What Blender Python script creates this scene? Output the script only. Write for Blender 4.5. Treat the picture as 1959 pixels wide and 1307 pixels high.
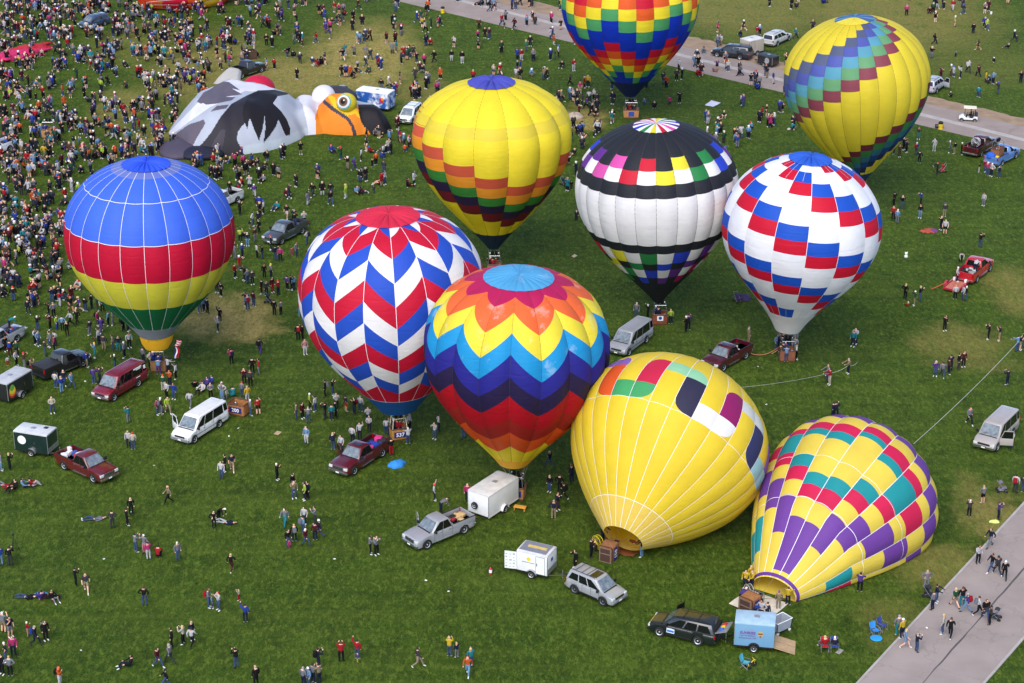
import bpy, bmesh, math, random
import numpy as np
from math import sin, cos, pi, radians, degrees, atan2, sqrt, hypot
from mathutils import Vector, Matrix
random.seed(7); RNG = np.random.default_rng(7)
SC = bpy.context.scene
for o in list(bpy.data.objects): bpy.data.objects.remove(o)

# ------------------------------------------------------------------ camera, sky, sun, exposure
F = 3900.0; TH = radians(24.0); CZ = 80.0; CX, CY = 979.5, 653.5      # focal length in photo pixels, pitch, height
cd = bpy.data.cameras.new('camera'); cam = bpy.data.objects.new('camera', cd); SC.collection.objects.link(cam)
cam.location = (0, 0, CZ); cam.rotation_euler = (pi / 2 - TH, 0, 0)
cd.sensor_width = 36.0; cd.lens = 36.0 * F / 1959.0; cd.clip_start = 1.0; cd.clip_end = 6000.0
SC.camera = cam
SUN_EL, SUN_AZ = radians(48), radians(196)                              # azimuth clockwise from +Y
w = bpy.data.worlds.new('World'); SC.world = w; w.use_nodes = True
nt = w.node_tree; bg = nt.nodes['Background']
sky = nt.nodes.new('ShaderNodeTexSky'); sky.sky_type = 'NISHITA'; sky.sun_disc = False
sky.sun_elevation = SUN_EL; sky.sun_rotation = SUN_AZ; sky.air_density = 0.75; sky.dust_density = 4.0; sky.ozone_density = 0.4; sky.altitude = 1600
nt.links.new(sky.outputs[0], bg.inputs[0]); bg.inputs[1].default_value = 0.15
sd = bpy.data.lights.new('sun', 'SUN'); sd.energy = 1.4; sd.angle = radians(50); sd.color = (1.0, 0.955, 0.89)
so = bpy.data.objects.new('sun', sd); SC.collection.objects.link(so)
sdir = Vector((sin(SUN_AZ) * cos(SUN_EL), cos(SUN_AZ) * cos(SUN_EL), sin(SUN_EL)))
so.rotation_euler = sdir.to_track_quat('Z', 'Y').to_euler()
SC.view_settings.view_transform = 'Standard'; SC.view_settings.look = 'None'
SC.view_settings.exposure = 1.1; SC.view_settings.gamma = 1.0; SC.view_settings.use_curve_mapping = False
SC.render.engine = 'CYCLES'

# ------------------------------------------------------------------ photo pixel -> place in the world (metres)
FW = np.array([0, cos(TH), -sin(TH)]); UP = np.array([0, sin(TH), cos(TH)]); RT = np.array([1., 0, 0]); CAM = np.array([0, 0, CZ])
def ray(px, py): return FW + RT * (px - CX) / F + UP * (CY - py) / F
def gnd(px, py, z=0.):
    d = ray(px, py); return CAM + d * ((z - CZ) / d[2])
def vpl(px, py, y):
    d = ray(px, py); return CAM + d * (y / d[1])
def proj(P):
    Q = np.asarray(P, float) - CAM; D = Q @ FW
    return np.stack([CX + F * (Q @ RT) / D, CY - F * (Q @ UP) / D], -1)

# ------------------------------------------------------------------ helpers
def lin(c): return tuple((v / 12.92 if v <= .04045 else ((v + .055) / 1.055) ** 2.4) for v in (x / 255. for x in c))
MATS = {}
def mat(name, rgb, rough=.6, metal=0., var=.10, vscale=3., bump=0., bscale=20., spec=.5, coat=0., trans=0., alpha=1.):
    """procedural material: base colour with a soft noise variation and optional fine relief"""
    if name in MATS: return MATS[name]
    m = bpy.data.materials.new(name); m.use_nodes = True; MATS[name] = m
    n = m.node_tree.nodes; l = m.node_tree.links; p = n['Principled BSDF']
    c = lin(rgb)
    tc = n.new('ShaderNodeTexCoord'); nz = n.new('ShaderNodeTexNoise'); nz.inputs['Scale'].default_value = vscale; nz.inputs['Detail'].default_value = 4
    l.new(tc.outputs['Object'], nz.inputs['Vector'])
    mr = n.new('ShaderNodeMapRange'); mr.inputs[1].default_value = .3; mr.inputs[2].default_value = .7; mr.inputs[3].default_value = 1 - var; mr.inputs[4].default_value = 1 + var * .7
    l.new(nz.outputs['Fac'], mr.inputs[0])
    mx = n.new('ShaderNodeMix'); mx.data_type = 'RGBA'; mx.blend_type = 'MULTIPLY'; mx.inputs[0].default_value = 1
    mx.inputs[6].default_value = (*c, 1); l.new(mr.outputs[0], mx.inputs[7]); l.new(mx.outputs[2], p.inputs['Base Color'])
    p.inputs['Roughness'].default_value = rough; p.inputs['Metallic'].default_value = metal
    p.inputs['Specular IOR Level'].default_value = spec; p.inputs['Coat Weight'].default_value = coat; p.inputs['Coat Roughness'].default_value = .08
    if alpha < 1: p.inputs['Alpha'].default_value = alpha
    if bump:
        b = n.new('ShaderNodeBump'); b.inputs['Strength'].default_value = bump; b.inputs['Distance'].default_value = .05
        nb = n.new('ShaderNodeTexNoise'); nb.inputs['Scale'].default_value = bscale; nb.inputs['Detail'].default_value = 6
        l.new(tc.outputs['Object'], nb.inputs['Vector']); l.new(nb.outputs['Fac'], b.inputs['Height']); l.new(b.outputs[0], p.inputs['Normal'])
    if trans:
        tr = n.new('ShaderNodeBsdfTranslucent'); l.new(mx.outputs[2], tr.inputs[0]); ms = n.new('ShaderNodeMixShader'); ms.inputs[0].default_value = trans
        l.new(p.outputs[0], ms.inputs[1]); l.new(tr.outputs[0], ms.inputs[2]); l.new(ms.outputs[0], n['Material Output'].inputs[0])
    return m
SEAM = [True]
def fabric(rgb, mottle=0.):
    """ripstop nylon of a balloon: soft gloss, some light passing through, puckers and faint sun fading"""
    k = 'nylon_%d_%d_%d%s%s' % (*rgb, '_worn' if mottle else '', '' if SEAM[0] else '_plain')
    if k in MATS: return MATS[k]
    m = mat(k, rgb, rough=.6, var=.08, vscale=.4, spec=.25, trans=.25)
    n = m.node_tree.nodes; l = m.node_tree.links; p = n['Principled BSDF']
    tc = [x for x in n if x.type == 'TEX_COORD'][0]
    mp = n.new('ShaderNodeMapping'); mp.inputs['Scale'].default_value = (1, 1, 2.2); l.new(tc.outputs['Object'], mp.inputs[0])
    n1 = n.new('ShaderNodeTexNoise'); n1.inputs['Scale'].default_value = 1.1; n1.inputs['Detail'].default_value = 5; n1.inputs['Roughness'].default_value = .55
    l.new(mp.outputs[0], n1.inputs['Vector'])
    hgt = n1.outputs['Fac']
    if SEAM[0]:                                                         # sewn horizontal seams pucker the cloth
        wv = n.new('ShaderNodeTexWave'); wv.bands_direction = 'Z'; wv.inputs['Scale'].default_value = .36; wv.inputs['Distortion'].default_value = .25; l.new(tc.outputs['Object'], wv.inputs[0])
        pw = n.new('ShaderNodeMath'); pw.operation = 'POWER'; pw.inputs[1].default_value = 14; l.new(wv.outputs['Fac'], pw.inputs[0]); ad = n.new('ShaderNodeMath'); ad.operation = 'MULTIPLY_ADD'; l.new(pw.outputs[0], ad.inputs[0]); ad.inputs[1].default_value = -.2; l.new(hgt, ad.inputs[2]); hgt = ad.outputs[0]
    b = n.new('ShaderNodeBump'); b.inputs['Strength'].default_value = .4; b.inputs['Distance'].default_value = .10; l.new(hgt, b.inputs['Height']); l.new(b.outputs[0], p.inputs['Normal'])
    if mottle:                                                          # worn coating, pale cloudy patches with a shape of their own
        mx = [x for x in n if x.type == 'MIX'][0]
        n2 = n.new('ShaderNodeTexNoise'); n2.inputs['Scale'].default_value = .62; n2.inputs['Detail'].default_value = 7; n2.inputs['Roughness'].default_value = .62; l.new(tc.outputs['Object'], n2.inputs['Vector'])
        mr = n.new('ShaderNodeMapRange'); mr.inputs[1].default_value = .58; mr.inputs[2].default_value = .66; mr.inputs[4].default_value = mottle; l.new(n2.outputs['Fac'], mr.inputs[0])
        m2 = n.new('ShaderNodeMix'); m2.data_type = 'RGBA'; l.new(mr.outputs[0], m2.inputs[0]); l.new(mx.outputs[2], m2.inputs[6]); m2.inputs[7].default_value = (*[min(1, .55 * v + .4) for v in lin(rgb)], 1)
        l.new(m2.outputs[2], p.inputs['Base Color'])
    return m

class MB:
    """collects shapes into ONE mesh"""
    def __init__(s): s.v = []; s.f = []; s.m = []
    def quad(s, pts, mi=0):
        k = len(s.v); s.v += [tuple(p) for p in pts]; s.f.append(tuple(range(k, k + len(pts)))); s.m.append(mi); return s
    def raw(s, vs, fs, mi=0):
        k = len(s.v); s.v += [tuple(p) for p in vs]; s.f += [tuple(i + k for i in f) for f in fs]; s.m += [mi] * len(fs); return s
    def box(s, x0, x1, y0, y1, z0, z1, mi=0, M=None, bev=0.):
        if bev:
            bm = bmesh.new(); bmesh.ops.create_cube(bm, size=1)
            for v in bm.verts: v.co = Vector(((x0 + x1) / 2 + v.co.x * (x1 - x0), (y0 + y1) / 2 + v.co.y * (y1 - y0), (z0 + z1) / 2 + v.co.z * (z1 - z0)))
            bmesh.ops.bevel(bm, geom=bm.edges[:], offset=bev, segments=2, profile=.6, affect='EDGES')
            bm.verts.index_update(); vs = [v.co.copy() for v in bm.verts]; fs = [[v.index for v in f.verts] for f in bm.faces]; bm.free()
        else:
            vs = [Vector((x, y, z)) for z in (z0, z1) for y in (y0, y1) for x in (x0, x1)]
            fs = [(0, 2, 3, 1), (4, 5, 7, 6), (0, 1, 5, 4), (2, 6, 7, 3), (0, 4, 6, 2), (1, 3, 7, 5)]
        if M is not None: vs = [M @ v for v in vs]
        return s.raw(vs, fs, mi)
    def tube(s, pts, r, n=6, mi=0, cap=True):
        pts = [Vector(p) for p in pts]; rs = r if isinstance(r, (list, tuple)) else [r] * len(pts); k = len(s.v)
        for i, p in enumerate(pts):
            t = (pts[min(i + 1, len(pts) - 1)] - pts[max(i - 1, 0)]).normalized()
            a = t.cross(Vector((0, 0, 1))); a = a.normalized() if a.length > 1e-3 else Vector((1, 0, 0)); b = t.cross(a)
            s.v += [tuple(p + (a * cos(2 * pi * j / n) + b * sin(2 * pi * j / n)) * rs[i]) for j in range(n)]
        for i in range(len(pts) - 1):
            for j in range(n): s.f.append((k + i * n + j, k + i * n + (j + 1) % n, k + (i + 1) * n + (j + 1) % n, k + (i + 1) * n + j)); s.m.append(mi)
        if cap: s.f += [tuple(range(k, k + n)), tuple(range(k + (len(pts) - 1) * n, k + len(pts) * n))]; s.m += [mi, mi]
        return s
    def lathe(s, prof, n=16, M=None, mi=0):
        """profile [(radius, height)] spun about Z"""
        k = len(s.v); M = M or Matrix()
        for r, z in prof: s.v += [tuple(M @ Vector((r * cos(2 * pi * j / n), r * sin(2 * pi * j / n), z))) for j in range(n)]
        for i in range(len(prof) - 1):
            for j in range(n): s.f.append((k + i * n + j, k + i * n + (j + 1) % n, k + (i + 1) * n + (j + 1) % n, k + (i + 1) * n + j)); s.m.append(mi)
        if prof[0][0] > 1e-3: s.f.append(tuple(range(k, k + n))); s.m.append(mi)
        if prof[-1][0] > 1e-3: s.f.append(tuple(range(k + (len(prof) - 1) * n, k + len(prof) * n))); s.m.append(mi)
        return s
    def grid(s, P, mi=0, closed=False):
        a, b, _ = P.shape; k = len(s.v); s.v += [tuple(p) for p in P.reshape(-1, 3).tolist()]
        for i in range(a - 1):
            for j in range(b if closed else b - 1): s.f.append((k + i * b + j, k + i * b + (j + 1) % b, k + (i + 1) * b + (j + 1) % b, k + (i + 1) * b + j)); s.m.append(mi)
        return s
    def mesh(s, name, mats, smooth=True, angle=35):
        me = bpy.data.meshes.new(name); me.from_pydata(s.v, [], s.f)
        for m in (mats if isinstance(mats, (list, tuple)) else [mats]): me.materials.append(m)
        if any(s.m): me.polygons.foreach_set('material_index', s.m)
        if smooth:
            me.polygons.foreach_set('use_smooth', [True] * len(me.polygons))
            if angle: me.set_sharp_from_angle(angle=radians(angle))
        me.update(); return me
    def build(s, name, mats, parent=None, smooth=True, angle=35): return obj(name, s.mesh(name, mats, smooth, angle), parent)
LINK = SC.collection.objects.link
def obj(name, me, parent=None):
    o = bpy.data.objects.new(name, me); LINK(o)
    if parent is not None: o.parent = parent
    return o
def tag(o, label=None, cat=None, group=None, kind=None):
    if label: o['label'] = label
    if cat: o['category'] = cat
    if group: o['group'] = group
    if kind: o['kind'] = kind
    return o
def thing(name, label, cat, loc, rz=0., group=None):
    o = bpy.data.objects.new(name, None); LINK(o); o.location = loc; o.rotation_euler = (0, 0, rz); o.empty_display_size = .3
    return tag(o, label, cat, group)
def copy_tree(o, parent=None):
    c = o.copy(); LINK(c); c.parent = parent
    for ch in list(o.children): copy_tree(ch, c)
    return c
_txt = {}
def text_mesh(s, size, bold=0.):
    cu = bpy.data.curves.new('lettering', 'FONT'); cu.body = s; cu.size = size; cu.align_x = 'CENTER'; cu.align_y = 'CENTER'; cu.extrude = .004; cu.offset = bold; cu.resolution_u = 2
    t = bpy.data.objects.new('lettering', cu); LINK(t); dg = bpy.context.evaluated_depsgraph_get()
    me = bpy.data.meshes.new_from_object(t.evaluated_get(dg)); bpy.data.objects.remove(t); return me
def frame_mat(o, org, xd, yd):
    """place o so that its local X, Y run along xd, yd (given in the parent's space)"""
    x = Vector(xd).normalized(); z = x.cross(Vector(yd)).normalized(); y = z.cross(x)
    o.matrix_local = Matrix.Translation(Vector(org)) @ Matrix((x, y, z)).transposed().to_4x4()
def letter(s, size, m, parent, org, xd, yd, name='lettering', bold=0.):
    me = text_mesh(s, size, bold); me.materials.clear(); me.materials.append(m); o = obj(name, me, parent); frame_mat(o, org, xd, yd); return o

# ------------------------------------------------------------------ ground, road, path
def build_ground():
    m = bpy.data.materials.new('grass_turf'); m.use_nodes = True; n = m.node_tree.nodes; l = m.node_tree.links; p = n['Principled BSDF']
    tc = n.new('ShaderNodeTexCoord')
    mp = n.new('ShaderNodeMapping'); mp.inputs['Scale'].default_value = (1, .46, 1); l.new(tc.outputs['Object'], mp.inputs[0])       # blades stand up: the relief reads longer along the line of sight
    def noise(scale, det=5, rough=.6, vec=None, dist=0.):
        z = n.new('ShaderNodeTexNoise'); z.inputs['Scale'].default_value = scale; z.inputs['Detail'].default_value = det; z.inputs['Roughness'].default_value = rough; z.inputs['Distortion'].default_value = dist
        l.new(vec or mp.outputs[0], z.inputs['Vector']); return z.outputs['Fac']
    def mrange(f, a, b, c=0., d=1.):
        r = n.new('ShaderNodeMapRange'); r.inputs[1].default_value = a; r.inputs[2].default_value = b; r.inputs[3].default_value = c; r.inputs[4].default_value = d; l.new(f, r.inputs[0]); return r.outputs[0]
    def mix(f, a, b, mode='MIX'):
        x = n.new('ShaderNodeMix'); x.data_type = 'RGBA'; x.blend_type = mode
        for s_, v in ((0, f), (6, a), (7, b)):
            if isinstance(v, (tuple, float, int)): x.inputs[s_].default_value = v if s_ == 0 else (*v, 1)
            else: l.new(v, x.inputs[s_])
        return x.outputs[2]
    def math_(op, a, b):
        x = n.new('ShaderNodeMath'); x.operation = op
        for i, v in enumerate((a, b)):
            if isinstance(v, (float, int)): x.inputs[i].default_value = v
            else: l.new(v, x.inputs[i])
        return x.outputs[0]
    col = mix(mrange(noise(.10, 5), .35, .65), lin((66, 94, 26)), lin((84, 110, 38)))
    col = mix(mrange(noise(.5, 7, .72), .42, .66), col, lin((46, 72, 16)))
    col = mix(mrange(noise(2.4, 7, .75, None, .4), .48, .70), col, lin((126, 146, 68)))                   # lodged, pale blades
    col = mix(mrange(noise(4.6, 7, .8, None, .3), .48, .66), col, lin((32, 54, 12)))
    col = mix(mrange(noise(11, 3, .8), .55, .74), col, lin((114, 132, 58)))
    ms = n.new('ShaderNodeMapping'); ms.inputs['Rotation'].default_value = (0, 0, radians(28)); ms.inputs['Scale'].default_value = (.035, .75, 1); l.new(tc.outputs['Object'], ms.inputs[0])
    col = mix(mrange(noise(1., 4, .6, ms.outputs[0], .3), .44, .66, 0, .2), col, lin((118, 132, 62)))     # wheel-pressed and mown streaks
    mt = n.new('ShaderNodeMapping'); mt.inputs['Rotation'].default_value = (0, 0, radians(-52)); mt.inputs['Scale'].default_value = (.03, .6, 1); l.new(tc.outputs['Object'], mt.inputs[0])
    col = mix(mrange(noise(1., 4, .6, mt.outputs[0], .3), .52, .70, 0, .22), col, lin((46, 66, 20)))
    # worn, straw-coloured ground (place, radius, stretch, strength)
    warp = n.new('ShaderNodeTexNoise'); warp.inputs['Scale'].default_value = .22; warp.inputs['Detail'].default_value = 6; warp.inputs['Roughness'].default_value = .65; l.new(tc.outputs['Object'], warp.inputs['Vector'])
    sub = n.new('ShaderNodeVectorMath'); sub.operation = 'MULTIPLY_ADD'; l.new(warp.outputs['Color'], sub.inputs[0]); sub.inputs[1].default_value = (9, 9, 0); sub.inputs[2].default_value = (-4.5, -4.5, 0)
    wv = n.new('ShaderNodeVectorMath'); l.new(tc.outputs['Object'], wv.inputs[0]); l.new(sub.outputs[0], wv.inputs[1])
    tot = None
    for px, py, rx, ry, st in ((430, 610, 4.6, 6.0, 1.), (480, 632, 3.0, 3.5, .9), (690, 110, 9, 20, .6), (560, 150, 7, 12, .5), (390, 130, 8, 18, .4), (270, 85, 7, 11, .22), (235, 205, 4, 9, .35), (800, 175, 4, 8, .3), (1110, 228, 3.5, 5, .6),
                               (1700, 20, 16, 26, .34), (1420, 10, 14, 20, .3), (1860, 120, 12, 12, .12), (1830, 655, 4.5, 4.5, .26), (1955, 560, 4, 7, .3), (1860, 690, 4.5, 3, .2), (1800, 1085, 4, 3.5, .3), (1900, 985, 3, 6, .4), (1720, 1200, 3, 4, .16), (330, 270, 6, 9, .35)):
        q = gnd(px, py); s_ = n.new('ShaderNodeVectorMath'); s_.operation = 'SUBTRACT'; l.new(wv.outputs[0], s_.inputs[0]); s_.inputs[1].default_value = (q[0], q[1], 0)
        d = n.new('ShaderNodeVectorMath'); d.operation = 'MULTIPLY'; l.new(s_.outputs[0], d.inputs[0]); d.inputs[1].default_value = (1 / rx, 1 / ry, 0)
        ln = n.new('ShaderNodeVectorMath'); ln.operation = 'LENGTH'; l.new(d.outputs[0], ln.inputs[0])
        v = mrange(ln.outputs['Value'], 1.25, .55, 0, min(1, st * 1.25)); tot = v if tot is None else math_('MAXIMUM', tot, v)
    straw = mix(mrange(noise(1.8, 7, .75), .35, .65), lin((190, 160, 112)), lin((214, 190, 146)))
    fine = math_('MULTIPLY', mrange(noise(3.2, 6, .85), .28, .54), mrange(noise(.5, 6, .75), .28, .5))
    col = mix(math_('MULTIPLY', tot, fine), col, straw)
    col = mix(1., col, (.66, .67, .39), 'MULTIPLY'); l.new(col, p.inputs['Base Color']); p.inputs['Roughness'].default_value = .95; p.inputs['Specular IOR Level'].default_value = .15
    b = n.new('ShaderNodeBump'); b.inputs['Strength'].default_value = .9; b.inputs['Distance'].default_value = .14
    h = math_('ADD', noise(5.5, 8, .75), math_('MULTIPLY', noise(1.1, 7, .72, None, .5), .8)); l.new(h, b.inputs['Height']); l.new(b.outputs[0], p.inputs['Normal'])
    mb = MB(); mb.grid(np.array([[(x, y, 0.) for x in (-3000, -300, -120, 0, 120, 300, 3000)] for y in (-600, 60, 150, 250, 350, 600, 5000)], float))
    tag(mb.build('grass_ground', m, smooth=False), kind='structure')
def pave_mat(name, rgb, scale=1., crack=.5):
    m = mat(name, rgb, rough=.9, var=.12, vscale=.35 * scale, bump=.25, bscale=8, spec=.2); n = m.node_tree.nodes; l = m.node_tree.links; p = n['Principled BSDF']
    tc = [x for x in n if x.type == 'TEX_COORD'][0]; mx = [x for x in n if x.type == 'MIX'][0]
    nz = n.new('ShaderNodeTexNoise'); nz.inputs['Scale'].default_value = 2.6; nz.inputs['Detail'].default_value = 8; nz.inputs['Roughness'].default_value = .8; l.new(tc.outputs['Object'], nz.inputs['Vector'])
    mr = n.new('ShaderNodeMapRange'); mr.inputs[1].default_value = .6; mr.inputs[2].default_value = .74; mr.inputs[4].default_value = crack; l.new(nz.outputs['Fac'], mr.inputs[0])
    m2 = n.new('ShaderNodeMix'); m2.data_type = 'RGBA'; l.new(mr.outputs[0], m2.inputs[0]); l.new(mx.outputs[2], m2.inputs[6]); m2.inputs[7].default_value = (*[v * .6 for v in lin(rgb)], 1)
    vo = n.new('ShaderNodeTexVoronoi'); vo.feature = 'DISTANCE_TO_EDGE'; vo.inputs['Scale'].default_value = .22; nd = n.new('ShaderNodeTexNoise'); nd.inputs['Scale'].default_value = .9; nd.inputs['Detail'].default_value = 6; l.new(tc.outputs['Object'], nd.inputs['Vector'])
    va = n.new('ShaderNodeVectorMath'); va.operation = 'MULTIPLY_ADD'; l.new(nd.outputs['Color'], va.inputs[0]); va.inputs[1].default_value = (2.5, 2.5, 0); l.new(tc.outputs['Object'], va.inputs[2]); l.new(va.outputs[0], vo.inputs['Vector'])
    mc = n.new('ShaderNodeMapRange'); mc.inputs[1].default_value = .004; mc.inputs[2].default_value = .016; mc.inputs[3].default_value = .22; mc.inputs[4].default_value = 0.; l.new(vo.outputs['Distance'], mc.inputs[0])
    m3 = n.new('ShaderNodeMix'); m3.data_type = 'RGBA'; l.new(mc.outputs[0], m3.inputs[0]); l.new(m2.outputs[2], m3.inputs[6]); m3.inputs[7].default_value = (*[v * .45 for v in lin(rgb)], 1); l.new(m3.outputs[2], p.inputs['Base Color'])
    return m
def strip(name, A, B, z0, z1, m, seg=24, wob=0., kind='structure', parent=None):
    """slab between two edges given as photo points; runs on beyond the frame"""
    mb = MB(); rows = []
    for e in (A, B):
        a, b = gnd(*e[0]), gnd(*e[1]); d = b - a; a = a - d * e[2]; b = b + d * e[3]; t = np.linspace(0, 1, seg)[:, None]; P = a + (b - a) * t
        if wob: nrm = np.array([-d[1], d[0], 0]) / np.linalg.norm(d); P = P + nrm * (RNG.normal(size=(seg, 1)) * wob)
        rows.append(P[:, :2])
    P = np.zeros((4, seg, 3)); P[0, :, :2] = rows[0]; P[1, :, :2] = rows[0]; P[2, :, :2] = rows[1]; P[3, :, :2] = rows[1]; P[0, :, 2] = z0; P[3, :, 2] = z0; P[1, :, 2] = z1; P[2, :, 2] = z1
    mb.grid(P); o = mb.build(name, m, parent, smooth=False)
    return tag(o, kind=kind) if parent is None else o
def build_paths():
    asp = pave_mat('worn_asphalt', (148, 134, 126)); dirt = mat('tan_dirt', (150, 128, 106), rough=1, var=.2, vscale=.6, bump=.5, bscale=3, spec=.1); conc = mat('pale_concrete', (168, 161, 154), rough=.9, var=.14, vscale=1.)
    strip('dirt_shoulder', ((1380, 92), (1959, 226), 1.2, .6), ((1380, 128), (1959, 262), 1.2, .6), -.05, .012, dirt, 160, .22)
    strip('dirt_verge', ((900, -25), (1340, 74), 1., .3), ((900, 20), (1340, 118), 1., .3), -.05, .010, dirt, 120, .25)
    r = strip('road', ((1335, 96), (1959, 243), 2., .8), ((844, 22), (1952, 285), 1., .5), -.05, .024, asp)
    strip('concrete_strip', ((1499, 151.5), (1955, 264), 2.5, .8), ((1499, 157), (1955, 270), 2.5, .8), .0, .028, conc)
    pa = pave_mat('path_asphalt', (152, 140, 133), 1., .45)
    strip('footpath', ((1643, 1307), (1952, 973), .6, 1.), ((1880.6, 1307), (1959, 1217), 2.5, 3.2), -.05, .03, pa)
    strip('path_kerb', ((1638, 1307), (1949, 971), .6, 1.), ((1643.5, 1307), (1952.5, 973), .6, 1.), -.05, .075, conc)
    strip('path_kerb', ((1880, 1307), (1958.5, 1217), 2.5, 3.2), ((1886, 1307), (1963, 1219), 2.5, 3.2), -.05, .075, conc)
    strip('path_joint', ((1764, 1307), (1957.5, 1088), .8, 1.2), ((1767, 1307), (1960, 1090), .8, 1.2), 0, .034, mat('dark_joint', (84, 78, 78), rough=.95), 60, .025)
build_ground(); build_paths()
# ------------------------------------------------------------------ balloons
class Env:
    """envelope: axis from mouth M to crown T, a bezier cone below the widest ring and a superellipse dome above it"""
    def __init__(s, M, T, R, sw, rm, k1=.42, k2=(.36, .30), pw=2.0, beta=.03, N=24, ph0=0., base=None, floor=None, squash=1.):
        s.M = np.array(M); s.T = np.array(T); s.R = R; s.beta = beta; s.N = N; s.ph0 = radians(ph0); s.dp = 2 * pi / N; s.base = np.array(base if base is not None else M); s.floor = floor; s.squash = squash
        ax = s.T - s.M; s.L = np.linalg.norm(ax); s.ax = ax / s.L
        n = np.array([0, -1., 0]) if abs(s.ax[2]) > .75 else np.array([0, 0, 1.])
        e1 = n - s.ax * (n @ s.ax); s.e1 = e1 / np.linalg.norm(e1); s.e2 = np.cross(s.ax, s.e1)
        zc = sw * s.L; b = s.L - zc; t = np.linspace(0, 1, 200)[:, None]
        P0 = np.array([rm, 0]); P3 = np.array([R, zc]); P2 = np.array([R, zc * (1 - k1)]); P1 = np.array([rm + (R - rm) * k2[0], zc * k2[1]])
        lo = (1 - t) ** 3 * P0 + 3 * (1 - t) ** 2 * t * P1 + 3 * (1 - t) * t * t * P2 + t ** 3 * P3
        u = np.linspace(0, pi / 2, 200)[1:]
        up = np.stack([R * np.cos(u) ** (2 / pw), zc + b * np.sin(u) ** (2 / pw)], -1)
        c = np.concatenate([lo, up]); d = np.r_[0, np.cumsum(np.hypot(*np.diff(c, axis=0).T))]; s.c = c; s.v = d / d[-1]; s.len = d[-1]
    def pt(s, v, ph, off=0., a=None, hb=None):
        v = np.asarray(v, float); ph = np.asarray(ph, float)
        r = np.interp(v, s.v, s.c[:, 0]); z = np.interp(v, s.v, s.c[:, 1])
        if a is None: a = ((ph - s.ph0) / s.dp) % 1. - .5
        fade = np.clip((v - .02) / .15, 0, 1) * np.clip((1 - v) / .12, 0, 1)
        rr = r * (1 + s.beta * (1 / 3 - 4 * a * a) * fade) + off
        c1 = rr * np.cos(ph)
        if s.squash < 1: q = s.squash + (1 - s.squash) * np.clip(v / .22, 0, 1) ** .8; c1 = c1 * q - (1 - q) * rr
        P = s.M + z[..., None] * s.ax + c1[..., None] * s.e1 + (rr * np.sin(ph))[..., None] * s.e2
        dome = np.clip((v - .86) / .14, 0, 1)
        P = P + s.ax * (dome * off)[..., None]
        if s.floor is not None: P[..., 2] = np.maximum(P[..., 2], s.floor + .04 * np.exp(np.minimum(0, P[..., 2])))
        return P - s.base
    def panel(s, g, lo, hi, m, root, name='panel', nc=6):
        a = np.linspace(-.5, .5, nc + 1); f = lambda q: (np.array([q(x + .5) for x in a]) if callable(q) else np.interp(a, [-.5, .5], q) if isinstance(q, tuple) else np.full(nc + 1, float(q)))
        l_, h_ = f(lo), f(hi)
        if (h_ - l_).max() < .004: return
        nr = max(2, int((h_ - l_).max() * s.len / .42)); t = np.linspace(0, 1, nr + 1)[:, None]
        V = l_ + (h_ - l_) * t; A = np.broadcast_to(a, V.shape); P = s.pt(V, s.ph0 + s.dp * (g + .5 + A), a=A)
        mb = MB(); mb.grid(P); return mb.build(name, m, root, angle=None)
    def tape(s, g, m, root, lo=.0, hi=.97, w=.09, off=.02, name='load_tape'):
        v = np.linspace(lo, hi, 46); r = np.maximum(.3, np.interp(v, s.v, s.c[:, 0])); dp = np.minimum(.03, w / 2 / r); ph = s.ph0 + s.dp * g
        P = np.stack([s.pt(v, ph - dp, off, a=np.full_like(v, -.5)), s.pt(v, ph + dp, off, a=np.full_like(v, .5))], 1); mb = MB(); mb.grid(P); mb.build(name, m, root, angle=None)
    def ring(s, v, m, root, w=.09, off=.02, name='load_ring', h=None):
        a = np.linspace(-.5, .5, 7); h = h or w / 2 / s.len; mb = MB()
        for g in range(s.N): mb.grid(np.stack([s.pt(np.full(7, v - h), s.ph0 + s.dp * (g + .5 + a), off, a=a), s.pt(np.full(7, v + h), s.ph0 + s.dp * (g + .5 + a), off, a=a)]))
        mb.build(name, m, root, angle=None)
    def crown(s, v0, cols, root, n=24, puff=.14, name='parachute_top'):
        """flat parachute valve: wedges puffed between the lines; cols = one colour or a function of the wedge"""
        vv = np.linspace(v0, 1, 9); tt = (vv - v0) / (1 - v0)
        def wedge(k):
            a = np.linspace(0, 1, 7); V, A = np.meshgrid(vv, a, indexing='ij'); ph = 2 * pi * (k + A) / n + s.ph0
            P = s.pt(V, ph, .045, a=np.zeros_like(V)); return P + s.ax * ((puff * np.sin(pi * A) ** .8 * np.sin(pi * np.clip(((V - v0) / (1 - v0)) * .9 + .1, 0, 1)) ** .7)[..., None])
        if callable(cols):
            for k in range(n): mb = MB(); mb.grid(wedge(k)); mb.build('parachute_wedge', cols(k), root, angle=None)
        else:
            mb = MB()
            for k in range(n): mb.grid(wedge(k))
            mb.build(name, cols, root, angle=None)
WICK = dict()
def wicker(rgb=(166, 112, 62)):
    k = 'wicker_%d_%d_%d' % rgb
    if k in MATS: return MATS[k]
    m = mat(k, rgb, rough=.75, var=.22, vscale=6); n = m.node_tree.nodes; l = m.node_tree.links; p = n['Principled BSDF']; tc = [x for x in n if x.type == 'TEX_COORD'][0]
    wv = n.new('ShaderNodeTexWave'); wv.bands_direction = 'Z'; wv.inputs['Scale'].default_value = 5.5; wv.inputs['Distortion'].default_value = 1.2; l.new(tc.outputs['Object'], wv.inputs[0])
    b = n.new('ShaderNodeBump'); b.inputs['Strength'].default_value = .8; b.inputs['Distance'].default_value = .03; l.new(wv.outputs['Fac'], b.inputs['Height']); l.new(b.outputs[0], p.inputs['Normal']); return m
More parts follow.
